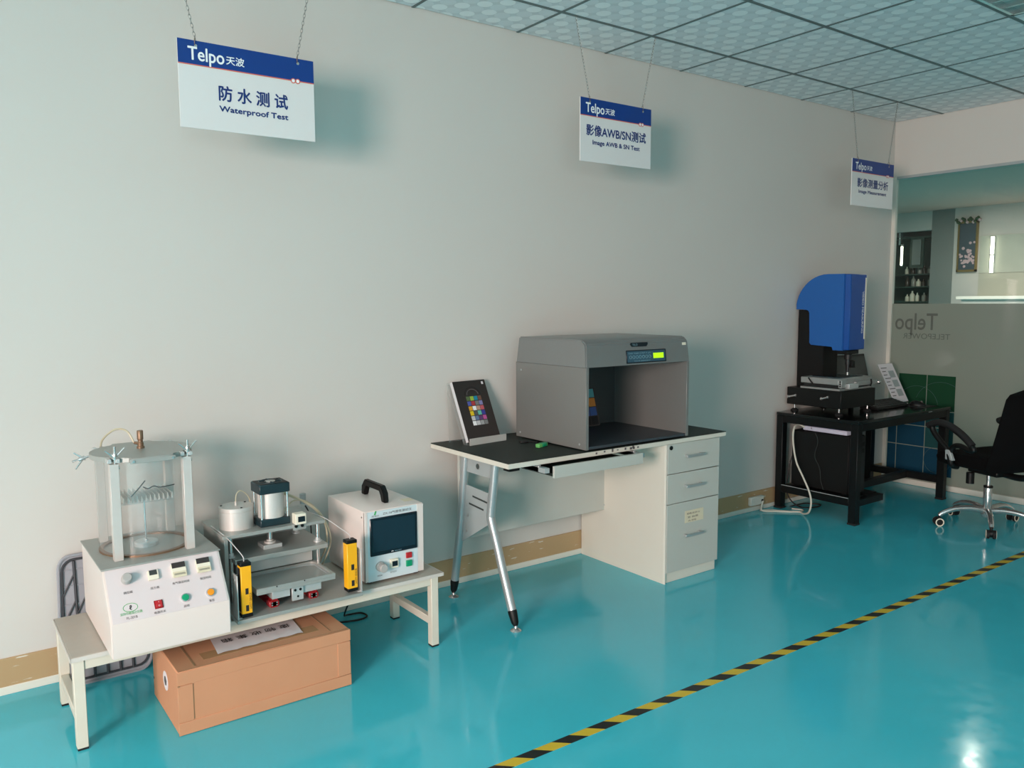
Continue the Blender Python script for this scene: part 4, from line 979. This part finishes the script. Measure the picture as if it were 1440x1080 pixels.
t = thing('test_chart', 'dark colour chart leaning on the back panel inside the grey booth', 'chart', (2.845, -0.196, 0.771))
BU0, BN0 = BU, BN
t3 = math.radians(15); BU = Vector((0, math.sin(t3), math.cos(t3))); BN = Vector((0, -math.cos(t3), math.sin(t3)))
lslab((-0.108, 0.0, 0.0), 0.216, 0.206, 0.004).build('card', 'chart_dark', t, local=True)
for r, mm in enumerate(('ink', 'sw_blue', 'sw_orange', 'sw_teal')):
    for k in range(4): lslab(Vector((-0.102+k*0.051, 0, 0))+BN*0.0042+BU*(0.006+r*0.050), 0.047, 0.046, 0.0005).build('swatch', mm if k > 1 else ['ink', 'chart_edge', 'eraser', 'red'][(r+k) % 4], t, local=True)
BU, BN = BU0, BN0

t = thing('eraser', 'small green eraser lying on the desk beside the grey booth', 'eraser', (2.366, -0.43, 0.7505), math.radians(18))
B().box(-0.036, 0.036, -0.012, 0.012, 0.0, 0.018, 0.003, 2).build('block', 'eraser', t, local=True)
B().box(-0.012, 0.028, -0.0124, 0.0124, 0.0, 0.0184, 0.003, 2).build('sleeve', 'green_btn', t, local=True)
t = thing('marker_cap', 'small black clip lying beside the green eraser on the desk', 'clip', (2.375, -0.30, 0.7505), math.radians(-25))
B().box(-0.035, 0.005, -0.012, 0.012, 0.0, 0.010, 0.003, 2).build('body', 'black', t, local=True)
B().tube([(0.003, 0, 0.006), (0.03, -0.01, 0.005), (0.05, -0.03, 0.005)], 0.004, 8).build('arm', 'black', t, local=True)

# ================================================================== BLACK TABLE
t = thing('black_table', 'heavy black steel table with dark polished top by the glass partition', 'table', (5.35, -0.34, 0))
x0, x1, yf, yb = 4.752, 5.935, -0.637, -0.03
B().box(x0-0.004, x1+0.004, yf-0.004, yb, 0.655, 0.676, 0.003).build('tabletop', 'black_top', t)
lw = 0.052
for (x, y) in ((x0, yf), (x1-lw, yf), (x0, yb-lw), (x1-lw, yb-lw)):
    l = B().box(x, x+lw, y, y+lw, 0.012, 0.655, 0.003).build('leg', 'black_steel', t)
    B().box(x-0.003, x+lw+0.003, y-0.003, y+lw+0.003, 0.0, 0.014, 0.003).build('foot_pad', 'rubber', l)
for y in (yf+0.001, yb-lw): B().box(x0+lw, x1-lw, y, y+0.04, 0.607, 0.655, 0.002).build('top_rail', 'black_steel', t)
for x in (x0+0.001, x1-lw): B().box(x, x+0.04, yf+lw, yb-lw, 0.607, 0.655, 0.002).build('top_rail', 'black_steel', t)
for x in (x0+0.001, x1-lw): B().box(x, x+0.045, yf+lw, yb-lw, 0.120, 0.170, 0.002).build('side_rail', 'black_steel', t)
B().box(x0+0.046, x1-lw, -0.37, -0.325, 0.120, 0.170, 0.002).build('centre_rail', 'black_steel', t)
B().box(x0+lw, 5.085, yf+0.003, yf+0.05, 0.120, 0.165, 0.002).build('shelf_rail', 'black_steel', t)
B().box(x0+0.046, 5.085, yf+0.05, -0.10, 0.155, 0.170, 0.001).build('tower_shelf', 'black_steel', t)
B().box(x0-0.001, x0+0.003, yf+lw, yb-lw, 0.1695, 0.173).build('shelf_edge_strip', 'plate_grey', t)
B().box(5.62, 5.67, yf-0.0048, yf-0.004, 0.662, 0.667).build('maker_plate', 'silver', t)

t = thing('computer_tower', 'black computer tower standing on the low shelf under the black table', 'computer', (4.9, -0.33, 0.17))
B().box(4.815, 4.995, -0.54, -0.115, 0.176, 0.555, 0.004).build('case', 'black', t)
B().box(4.817, 4.993, -0.552, -0.54, 0.178, 0.553, 0.004).build('front_cover', 'stage_black', t)
for z in (0.50, 0.455): B().box(4.832, 4.978, -0.5545, -0.552, z-0.016, z+0.016, 0.001).build('drive_bay', 'black', t)
B().cyl((4.905, -0.5545, 0.40), (4.905, -0.552, 0.40), 0.010, seg=16).build('power_button', 'silver', t)
for (x, y) in ((4.84, -0.5), (4.97, -0.5), (4.84, -0.16), (4.97, -0.16)): B().cyl((x, y, 0.170), (x, y, 0.177), 0.012, seg=10).build('foot', 'rubber', t)
t = thing('network_box', 'flat white device lying on the black computer tower', 'device', (4.89, -0.34, 0.555))
B().box(4.83, 4.97, -0.515, -0.185, 0.560, 0.592, 0.008, 2).build('case', 'router', t)
B().box(4.835, 4.965, -0.510, -0.19, 0.5915, 0.5935, 0.001).build('lid', 'sign_navy', t)
for (x, y) in ((4.85, -0.49), (4.95, -0.49), (4.85, -0.21), (4.95, -0.21)): B().cyl((x, y, 0.555), (x, y, 0.561), 0.008, seg=8).build('foot', 'rubber', t)
B().tube([(4.84, -0.25, 0.596), (4.828, -0.252, 0.58), (4.84, -0.262, 0.56)], 0.002, 6).build('strap', 'cable_black', t)
single(B().tube([(4.835, -0.20, 0.578), (4.80, -0.17, 0.60), (4.73, -0.185, 0.575), (4.705, -0.20, 0.49), (4.70, -0.232, 0.363), (4.70, -0.285, 0.27), (4.70, -0.335, 0.18), (4.69, -0.36, 0.11), (4.70, -0.34, 0.04), (4.735, -0.28, 0.008), (4.76, -0.225, 0.006), (4.72, -0.19, 0.006), (4.66, -0.13, 0.006), (4.58, -0.06, 0.01), (4.60, -0.044, 0.05), (4.61, -0.043, 0.07)], 0.006, 8, smooth=6), 'network_cable', 'cable_white', 'white cable drooping from the white device down to the wall socket', 'cable', (4.7, -0.25, 0))
single(B().tube([(4.80, -0.14, 0.005), (4.83, -0.20, 0.005), (4.80, -0.22, 0.005), (4.74, -0.2, 0.006), (4.66, -0.09, 0.006), (4.57, -0.05, 0.012)], 0.0045, 8, smooth=6), 'thin_cable', 'cable_white', 'thin pale cable lying on the floor at the foot of the black table', 'cable', (4.7, -0.15, 0))
single(B().tube([(4.90, -0.112, 0.45), (4.86, -0.07, 0.30), (4.84, -0.07, 0.10), (4.88, -0.14, 0.008), (4.97, -0.22, 0.007), (5.05, -0.19, 0.007), (4.99, -0.11, 0.007), (4.90, -0.10, 0.007), (4.82, -0.06, 0.01), (4.78, -0.022, 0.2), (4.79, -0.02, 0.6)], 0.0045, 8, smooth=6), 'black_cable', 'cable_black', 'black cord looping on the floor behind the computer tower', 'cable', (4.9, -0.13, 0))
single(B().tube([(4.812, -0.29, 0.56), (4.806, -0.32, 0.50), (4.806, -0.30, 0.40), (4.806, -0.34, 0.32), (4.806, -0.35, 0.24), (4.81, -0.37, 0.18)], 0.002, 6, smooth=6), 'signal_cord', 'lcd_dark', 'thin dark cord hanging down the side of the computer tower', 'cable', (4.806, -0.3, 0.18))

# ================================================================== MEASURING MACHINE
t = thing('measuring_machine', 'blue optical measuring machine with black column and silver stage on the black table', 'machine', (5.08, -0.24, 0.676))
bx0, bx1 = 4.875, 5.29
q = B().box(bx0, bx1, -0.435, -0.02, 0.722, 0.842, 0.004).build('granite_base', 'granite', t)
for (x, y) in ((4.905, -0.065), (4.912, -0.40), (5.255, -0.40), (5.255, -0.065)):
    l = B().cyl((x, y, 0.69), (x, y, 0.724), 0.007, seg=12).build('foot_bolt', 'chrome', t)
    B().lathe((x, y, 0.676), [(0.026, 0), (0.026, 0.008), (0.012, 0.018), (0, 0.018)], 18).build('foot_pad', 'rubber', l)
for (ya, yb_, z) in ((-0.10, -0.02, 0.782), (-0.345, -0.28, 0.790)):
    B().cyl((bx0-0.012, yb_-0.02, z-0.008), (bx0-0.012, ya, z+0.006), 0.007, seg=10).lathe((bx0-0.012, yb_-0.02, z-0.008), [(0, -0.01), (0.011, -0.006), (0.011, 0.006), (0, 0.01)], 12, (0, 1, 0.15)).lathe((bx0-0.012, ya, z+0.006), [(0, -0.009), (0.009, -0.005), (0.009, 0.005), (0, 0.009)], 12, (0, 1, 0.15)).build('carry_bar', 'chrome', t)
hx0, hx1 = 4.965, 5.175
col = B().prism([(-0.018, 0.842), (-0.018, 1.375), (-0.125, 1.375), (-0.125, 1.15), (-0.225, 1.135), (-0.225, 0.842)], (hx0+0.02, 0, 0), (0, 1, 0), (0, 0, 1), (hx1-hx0-0.04, 0, 0), 0.004).build('column', 'column', t)
arc = [(-0.012, 1.379)]+[(-0.25+0.238*math.cos(a), 1.379+0.238*math.sin(a)) for a in [PI/2*k/12 for k in range(1, 12)]]+[(-0.25, 1.617)]
head = arc+[(-0.375, 1.615), (-0.375, 1.105), (-0.30, 1.105), (-0.30, 1.132), (-0.138, 1.132), (-0.122, 1.15), (-0.122, 1.355), (-0.114, 1.372), (-0.10, 1.379)]
B().prism(head, (hx0, 0, 0), (0, 1, 0), (0, 0, 1), (hx1-hx0, 0, 0), 0.004).build('head_housing', 'blue', t)
fr = B().hexa([(hx0+0.004, -0.375, 1.11), (hx1-0.004, -0.375, 1.11), (hx1-0.012, -0.415, 1.11), (hx0+0.012, -0.415, 1.11), (hx0+0.004, -0.375, 1.613), (hx1-0.004, -0.375, 1.613), (hx1-0.012, -0.415, 1.613), (hx0+0.012, -0.415, 1.613)], 0.004).build('front_cover', 'blue_dark', t)
B().box(hx1-0.028, hx1-0.013, -0.417, -0.4145, 1.18, 1.59).build('white_strip', 'ivory', fr)
text('lettering', 'VIDEO MEASURING', (hx1-0.06, -0.4155, 1.50), (0, 0, -1), (1, 0, 0), 0.02, 'print_white', fr, width=0.28, bold=0.01)
q = B().box(hx0+0.035, hx1-0.035, -0.39, -0.31, 1.078, 1.106, 0.003).build('lens_mount', 'black', t)
B().lathe((5.07, -0.355, 0.955), [(0.012, 0), (0.012, 0.05), (0.017, 0.052), (0.017, 0.085), (0.024, 0.088), (0.024, 0.123), (0, 0.123)], 22).build('lens', 'stage_black', q)
B().box(5.08, 5.12, -0.38, -0.34, 0.985, 1.035, 0.003).build('lens_lamp', 'black', q)
B().cyl((5.07, -0.355, 0.935), (5.07, -0.355, 0.956), 0.008, seg=14).build('lens_tip', 'chrome', q)
# stage
B().box(bx0+0.002, 5.27, -0.42, -0.125, 0.842, 0.855, 0.001).build('stage_foot', 'silver', t)
B().box(bx0+0.02, 5.25, -0.40, -0.14, 0.855, 0.880, 0.001).build('stage_core', 'stage_black', t)
q = B().box(bx0-0.004, 5.28, -0.415, -0.13, 0.880, 0.922, 0.004).build('stage_plate', 'silver', t)
B().box(bx0+0.07, 5.22, -0.38, -0.17, 0.9215, 0.926, 0.001).build('stage_glass', 'screen', q)
B().tube([(bx0-0.006, -0.19, 0.918), (bx0-0.007, -0.21, 0.895), (bx0-0.007, -0.225, 0.882)], 0.005, 6).build('clamp', 'black', q)
B().box(bx0-0.006, bx0+0.05, -0.44, -0.415, 0.862, 0.918, 0.002).build('stage_block', 'silver', t)
for z in (0.875, 0.89, 0.905): B().cyl((bx0-0.008, -0.428, z), (bx0-0.005, -0.428, z), 0.005, seg=8).build('screw', 'black', t)
B().box(bx0+0.06, bx0+0.17, -0.455, -0.42, 0.855, 0.888, 0.002).build('handle_block', 'alu_pale', t)
B().box(bx0+0.17, 5.30, -0.44, -0.42, 0.868, 0.896, 0.001).build('guide_rail', 'silver', t)
B().cyl((5.28, -0.40, 0.872), (5.37, -0.40, 0.872), 0.010, seg=14).lathe((5.37, -0.40, 0.872), [(0.016, 0), (0.016, 0.02), (0.0, 0.022)], 16, (1, 0, 0)).build('stage_knob', 'chrome', t)
B().tube([(5.22, -0.44, 0.905), (5.215, -0.447, 0.88), (5.205, -0.445, 0.858)], 0.005, 6).build('clamp', 'black', t)

# monitor behind the machine
t = thing('monitor', 'black monitor standing behind the stage of the measuring machine', 'monitor', (5.50, -0.12, 0.676))
tm = math.radians(14); MU = Vector((0, math.sin(tm), math.cos(tm))); MN = Vector((0, -math.cos(tm), math.sin(tm)))
def mslab(x, u, wx, hu, n0, n1, bev=0.0):
    o = Vector((0, -0.16, 0.775))+X3*x+MU*u+MN*n0; a = X3*wx; c0 = MU*hu; d = MN*(n1-n0)
    return B().hexa([o, o+a, o+a+c0, o+c0, o+d, o+a+d, o+a+c0+d, o+c0+d], bev)
q = mslab(5.305, 0, 0.41, 0.275, -0.025, 0, 0.003).build('bezel', 'black', t)
mslab(5.317, 0.014, 0.386, 0.247, 0.0, 0.0008).build('display', 'lcd_dark', q)
B().box(5.49, 5.53, -0.135, -0.115, 0.69, 0.90, 0.002).build('stand', 'black', t)
B().lathe((5.51, -0.125, 0.676), [(0.09, 0), (0.09, 0.006), (0.02, 0.016), (0, 0.016)], 28).build('base', 'black', t)
# keyboard, leaflet, mouse
t = thing('keyboard', 'black keyboard lying in front of the measuring machine monitor', 'keyboard', (5.54, -0.36, 0.676))
B().hexa([(5.33, -0.435, 0.677), (5.745, -0.435, 0.677), (5.745, -0.30, 0.677), (5.33, -0.30, 0.677), (5.33, -0.435, 0.690), (5.745, -0.435, 0.690), (5.745, -0.30, 0.725), (5.33, -0.30, 0.725)], 0.003).build('case', 'black', t)
km = None
for r in range(5):
    for k in range(14):
        x = 5.342+k*0.0285; y = -0.425+r*0.0245; z = 0.690+(y+0.435)/0.135*0.035
        if km is None:
            o = B().box(-0.012, 0.012, -0.0095, 0.0095, 0.0, 0.006, 0.0015).build('key', 'stage_black', t, local=True); km = o
        else: o = km.copy(); COL.objects.link(o)
        o.location = (x+0.012-5.54, y+0.0095+0.36, z-0.676+0.001); o.rotation_euler = (math.atan(0.035/0.135), 0, 0)
t = thing('leaflet_holder', 'white printed sheet leaning in a holder beside the keyboard', 'paper', (5.885, -0.24, 0.676))
tp_ = math.radians(27); LU = Vector((0, math.sin(tp_), math.cos(tp_))); LN = Vector((0, -math.cos(tp_), math.sin(tp_)))
def pslab(x, u, wx, hu, n0, n1):
    o = Vector((5.785, -0.305, 0.680))+X3*x+LU*u+LN*n0; a = X3*wx; c0 = LU*hu; d = LN*(n1-n0)
    return B().hexa([o, o+a, o+a+c0, o+c0, o+d, o+a+d, o+a+c0+d, o+c0+d])
pslab(0, 0, 0.205, 0.318, -0.003, -0.001).build('back_plate', 'clear', t)
q = pslab(0.003, 0.002, 0.198, 0.312, -0.0009, 0.0003).build('sheet', 'paper', t)
for r in range(9): pslab(0.02, 0.278-r*0.028, 0.05 if r % 3 else 0.08, 0.006, 0.0003, 0.0006).build('printed_line', 'ink_grey', q)
for r in range(3): pslab(0.10, 0.20-r*0.075, 0.075, 0.055, 0.0003, 0.0006).build('printed_picture', 'plate_grey', q)
B().box(5.785, 5.99, -0.31, -0.16, 0.676, 0.679).build('foot_plate', 'clear', t)
t = thing('computer_mouse', 'black computer mouse at the right end of the black table', 'mouse', (5.80, -0.47, 0.678), math.radians(-70))
b = B(); bm = b.bm
bmesh.ops.create_uvsphere(bm, u_segments=20, v_segments=12, radius=1.0)
for v in bm.verts: v.co = Vector((v.co.x*0.056, v.co.y*0.032, max(v.co.z, 0)*0.036*(1.0-0.25*v.co.x)))
b.build('body', 'black', t, local=True)
B().cyl((0.025, -0.003, 0.030), (0.025, 0.003, 0.030), 0.007, seg=14).build('scroll_wheel', 'ink_grey', t, local=True)
single(B().box(5.72, 5.90, -0.56, -0.38, 0.676, 0.6785, 0.0008), 'mouse_pad', 'stage_black', 'black mouse pad under the mouse on the black table', 'mouse pad', (5.81, -0.47, 0.676))

# ================================================================== OFFICE CHAIR
t = thing('office_chair', 'black office swivel chair with chrome star base at the right edge', 'chair', (5.405, -1.145, 0), math.radians(-19))
K = dict(local=True)
B().lathe((0, 0, 0.065), [(0.030, 0), (0.034, 0.01), (0.036, 0.035), (0.030, 0.05), (0.026, 0.055), (0, 0.055)], 24).build('hub', 'chrome', t, **K)
for k in range(5):
    a = math.radians(155.6+72*k); ca, sa = math.cos(a), math.sin(a)
    def pol(r, z, s=0.0): return (r*ca-s*sa, r*sa+s*ca, z)
    l = B().tube([pol(0.02, 0.105), pol(0.10, 0.118), pol(0.19, 0.112), pol(0.262, 0.085), pol(0.286, 0.066)], [0.021, 0.019, 0.017, 0.015, 0.013], 12, smooth=5).build('leg', 'chrome', t, **K)
    cb = B().cyl(pol(0.283, 0.03), pol(0.283, 0.072), 0.008, seg=10)
    cb.cyl(pol(0.283, 0.03, -0.008), pol(0.283, 0.03, 0.008), 0.023, seg=16)
    cb.build('caster_body', 'black', l, **K)
    for s in (-1, 1):
        w_ = B().lathe(pol(0.289, 0.0265, s*0.010), [(0.0, 0), (0.0265, 0), (0.0265, 0.016), (0.0, 0.016)], 26, (-sa*s, ca*s, 0)).build('caster_wheel', 'rubber', l, **K)
        B().lathe(pol(0.289, 0.0265, s*0.0262), [(0.0262, 0), (0.0262, 0.0015), (0.0195, 0.0015), (0.0195, 0)], 26, (-sa*s, ca*s, 0), close=False).build('caster_ring', 'ivory', l, **K)
B().lathe((0, 0, 0.115), [(0.024, 0), (0.025, 0.002), (0.025, 0.135), (0.023, 0.14), (0, 0.14)], 24).build('gas_lift', 'chrome', t, **K)
B().lathe((0, 0, 0.255), [(0.027, 0), (0.027, 0.012), (0, 0.012)], 20).build('lift_collar', 'black', t, **K)
B().cyl((0, 0, 0.26), (0, 0, 0.38), 0.0135, seg=16).build('lift_piston', 'chrome', t, **K)
m_ = B().box(-0.07, 0.07, -0.12, 0.10, 0.345, 0.385, 0.006); m_.build('mechanism', 'black', t, **K)
B().cyl((-0.085, 0.06, 0.345), (-0.085, 0.06, 0.275), 0.024, seg=18).build('tension_knob', 'black', t, **K)
# seat cushion: rounded slab, drooping front
b = B(); bm = b.bm; n = 28; rings = []
for (z, s, fz) in ((0.388, 0.86, 1), (0.40, 0.97, 1), (0.435, 1.0, 0.6), (0.47, 0.96, 0.3), (0.482, 0.85, 0.2), (0.484, 0.5, 0), ):
    ring = []
    for k in range(n):
        a = 2*PI*k/n; ca, sa = math.cos(a), math.sin(a)
        e = 0.45; x = 0.245*math.copysign(abs(ca)**e, ca)*s; y = 0.01+0.24*math.copysign(abs(sa)**e, sa)*s
        ring.append(bm.verts.new((x, y, z-0.02*max(0, y-0.12)/0.12*(1 if z > 0.45 else 0.4)+0.012*(x/0.245)**2)))
    rings.append(ring)
for p_, q_ in zip(rings, rings[1:]):
    for k in range(n): j = (k+1) % n; bm.faces.new((p_[k], p_[j], q_[j], q_[k]))
bm.faces.new(rings[0][::-1]); bm.faces.new(rings[-1])
b.build('seat', 'fabric', t, **K)
# backrest: curved shell leaning back, narrower to the top
b = B(); bm = b.bm; nu, nv = 14, 18; lay = []
for side in (0, 1):
    g_ = []
    for j in range(nv+1):
        f = j/nv; row = []
        hw = 0.25*(1-0.05*f-0.22*f**3)
        if f > 0.9: hw *= math.sqrt(max(0.05, 1-((f-0.9)/0.105)**2))
        if f < 0.06: hw *= 0.9+f/0.06*0.1
        for i in range(nu+1):
            u_ = i/nu*2-1
            y = -0.235-0.085*f+0.05*u_*u_ - 0.022*math.sin(f*PI) + (0.0 if side else -0.05*(1-u_**4)*(1-(2*f-1)**6)-0.006)
            row.append(bm.verts.new((u_*hw, y, 0.40+0.51*f)))
        g_.append(row)
    lay.append(g_)
for s, g_ in enumerate(lay):
    for j in range(nv):
        for i in range(nu):
            q_ = (g_[j][i], g_[j][i+1], g_[j+1][i+1], g_[j+1][i]); bm.faces.new(q_ if s else q_[::-1])
A, C_ = lay
bd = [(0, i) for i in range(nu)]+[(j, nu) for j in range(nv)]+[(nv, i) for i in range(nu, 0, -1)]+[(j, 0) for j in range(nv, 0, -1)]
for (j0, i0), (j1, i1) in zip(bd, bd[1:]+bd[:1]): bm.faces.new((A[j0][i0], A[j1][i1], C_[j1][i1], C_[j0][i0]))
b.build('backrest', 'fabric', t, **K)
B().tube([(0, -0.06, 0.365), (0, -0.22, 0.36), (0, -0.285, 0.40), (0, -0.315, 0.55)], 0.02, 10, smooth=5).build('back_bracket', 'black', t, **K)
for s in (-1, 1):
    x = s*0.29
    q = B().tube([(s*0.235, 0.02, 0.40), (s*0.275, 0.02, 0.41), (x, 0.025, 0.45), (x, 0.045, 0.50), (x, 0.10, 0.545), (x, 0.16, 0.60), (x, 0.175, 0.640), (x, 0.13, 0.664), (x, 0.05, 0.655), (x, -0.05, 0.61), (x, -0.13, 0.555), (x, -0.145, 0.535), (x, -0.11, 0.53), (x, -0.05, 0.545), (x, 0.0, 0.535), (x, 0.02, 0.50)], 0.017, 12, smooth=5).build('armrest', 'black', t, **K)
    B().tube([(x, 0.21, 0.638), (x, 0.13, 0.668), (x, 0.04, 0.66), (x, -0.06, 0.616), (x, -0.135, 0.56)], 0.021, 12, smooth=5).build('arm_pad', 'rubber', q, **K)
    B().hexa([(x-0.013, -0.005, 0.445), (x+0.013, -0.005, 0.445), (x+0.013, 0.055, 0.445), (x-0.013, 0.055, 0.445), (x-0.011+s*0.009, 0.015, 0.51), (x+0.011+s*0.009, 0.015, 0.51), (x+0.011+s*0.009, 0.05, 0.51), (x-0.011+s*0.009, 0.05, 0.51)], 0.004).build('arm_bracket', 'plate_grey', q, label='grey bracket of the armrest', **K)

# ================================================================== BEYOND THE GLASS PARTITION
t = thing('framed_picture', 'tall gold-framed blossom picture with a garland, hanging on the far wall', 'picture', (XB, 2.40, 1.86))
b = B().box(XB-0.05, XB, 2.265, 2.285, 1.855, 2.60).box(XB-0.05, XB, 2.525, 2.545, 1.855, 2.60).box(XB-0.05, XB, 2.265, 2.545, 1.855, 1.885).box(XB-0.05, XB, 2.265, 2.545, 2.57, 2.60)
b.build('frame', 'gold', t)
q = B().box(XB-0.03, XB-0.01, 2.285, 2.525, 1.885, 2.57).build('canvas', 'dusk', t)
for k in range(34):
    f = random.random(); y = 2.30+random.random()*0.21; z = 1.90+f*0.36*(0.5+random.random()*0.5)+max(0, 0.10-abs(y-2.36))*1.2
    b = B(); r = 0.014+random.random()*0.012; b.lathe((XB-0.031, y, z), [(r, 0), (r*0.7, 0.004), (0, 0.005)], 8, (-1, 0, 0)); b.build('painted_blossom', 'blossom', q)
for k in range(16):
    y = 2.24+k*0.022; z = 2.61+0.03*math.sin(k*1.3); b = B(); b.lathe((XB-0.05, y, z), [(0, -0.03), (0.022, -0.01), (0.024, 0.01), (0, 0.03)], 7, (random.random()-0.5, random.random()-0.5, 1)); b.build('garland_leaf', 'leaf' if k % 4 else 'blossom', t)
# bright counter; glowing tube built in place of a lamp reflection on glass
t = thing('lamp_reflection_strip', 'glowing upright tube standing for a lamp reflection on the far glass board', 'lamp', (XB, 2.055, 1.82))
B().box(XB-0.03, XB, 2.02, 2.09, 1.82, 2.36, 0.004).build('housing', 'lamp_metal', t)
B().cyl((XB-0.045, 2.055, 1.83), (XB-0.045, 2.055, 2.08), 0.018, seg=12).build('lit_tube', 'led', t)
B().cyl((XB-0.045, 2.055, 2.10), (XB-0.045, 2.055, 2.35), 0.018, seg=12).build('lit_tube', 'led', t)
t = thing('far_glass_board', 'pale greenish glass board on the far wall behind the partition', 'board', (XB, 1.2, 1.82))
M['board'] = mat('glass_board', (190, 194, 182), 0.15, noise=0.12, nscale=4)
M['board_low'] = mat('frosted_board', (186, 186, 172), 0.4, noise=0.05, nscale=4)
B().box(XB-0.015, XB-0.002, 0.2, 2.235, 1.83, 2.37).build('upper_pane', 'board', t)
B().box(XB-0.015, XB-0.002, 0.2, 2.235, 1.40, 1.825).build('lower_pane', 'board_low', t)
M['lit_ledge'] = mat('white_counter', (246, 242, 232), 0.5, noise=0.01)
t = thing('white_counter', 'bright white counter along the far wall behind the partition', 'counter', (XB-0.3, 1.2, 0))
B().box(XB-0.62, XB-0.02, 0.2, 2.26, 1.445, 1.49, 0.003).build('top', 'lit_ledge', t)
B().box(XB-0.58, XB-0.05, 0.25, 2.2, 0.0, 1.445).build('front', 'wall_far', t)
# glass cabinet with laboratory ware in the recess
t = thing('glass_cabinet', 'dark green glass-fronted cabinet in the far left recess', 'cabinet', (XB+0.45, 3.4, 0))
cx0, cx1, cy0, cy1 = XB+0.25, XB+0.65, 2.97, 4.1
b = B().box(cx1-0.02, cx1, cy0, cy1, 0, 2.45).box(cx0, cx1, cy0, cy0+0.03, 0, 2.45).box(cx0, cx1, cy1-0.03, cy1, 0, 2.45).box(cx0, cx1, cy0, cy1, 2.42, 2.45).box(cx0, cx1, cy0, cy1, 0, 0.4)
b.build('carcass', 'shelf_green', t)
for z in (0.8, 1.1, 1.42, 1.66, 1.86): B().box(cx0+0.03, cx1-0.02, cy0+0.03, cy1-0.03, z-0.02, z).build('shelf', 'shelf_green', t)
B().box(cx0+0.001, cx0+0.02, 3.20, 3.42, 1.95, 2.44).box(cx0-0.01, cx0+0.001, 3.24, 3.38, 2.0, 2.4).build('hanging_panel', 'shelf_green', t)
B().box(cx0-0.012, cx0-0.010, 3.24, 3.38, 2.0, 2.4).build('panel_glass', 'wall_grey', t)
ORD = ['first', 'second', 'third', 'fourth', 'fifth', 'sixth']
for z, sn in ((1.42, 'lowest visible shelf'), (1.66, 'middle shelf'), (1.86, 'top shelf')):
    for k in range(6):
        y = 3.03+k*0.093+random.random()*0.03; h = 0.11+random.random()*0.07; r = 0.026+random.random()*0.012
        kind = random.choice(['bottle', 'bottle_brown', 'ivory', 'bottle'])
        single(B().lathe((cx0+0.12, y, z), [(r, 0), (r, h*0.6), (r*0.35, h*0.78), (r*0.35, h*0.95)], 12), 'bottle', kind,
               '%s %s bottle from the right on the %s of the far glass cabinet' % (ORD[k], {'bottle': 'grey', 'bottle_brown': 'dark', 'ivory': 'white'}[kind], sn), 'bottle', (cx0+0.12, y, z), 'bottles in the far glass cabinet')
t = thing('recess_tube_lamp', 'narrow lit tube lamp in the far left recess behind the bottles', 'lamp', (XB+0.2, 3.52, 2.0))
B().box(XB+0.10, XB+0.21, 3.505, 3.535, 2.32, 2.52, 0.003).box(XB+0.19, XB+0.21, 3.50, 3.54, 1.98, 2.34, 0.003).build('housing', 'lamp_metal', t)
B().cyl((XB+0.18, 3.52, 2.0), (XB+0.18, 3.52, 2.3), 0.014, seg=10).build('lit_tube', 'led', t)
# window frames of the openings behind the camera
for nm, fr in (('window_7', [(-3.7, -3.64, -5.6, -5.54, 0.8, 2.6), (-3.7, -3.64, -3.06, -3.0, 0.8, 2.6), (-3.7, -3.64, -4.33, -4.27, 0.8, 2.6), (-3.7, -3.64, -5.6, -3.0, 0.8, 0.86), (-3.7, -3.64, -5.6, -3.0, 2.54, 2.6)]),
               ('window_8', [(-3.2, -3.14, -7.9, -7.84, 0.9, 2.5), (-0.06, 0.0, -7.9, -7.84, 0.9, 2.5), (-1.63, -1.57, -7.9, -7.84, 0.9, 2.5), (-3.2, 0.0, -7.9, -7.84, 0.9, 0.96), (-3.2, 0.0, -7.9, -7.84, 2.44, 2.5)])):
    b = B()
    for q in fr: b.box(*q)
    S(b, nm, 'skirt_white')
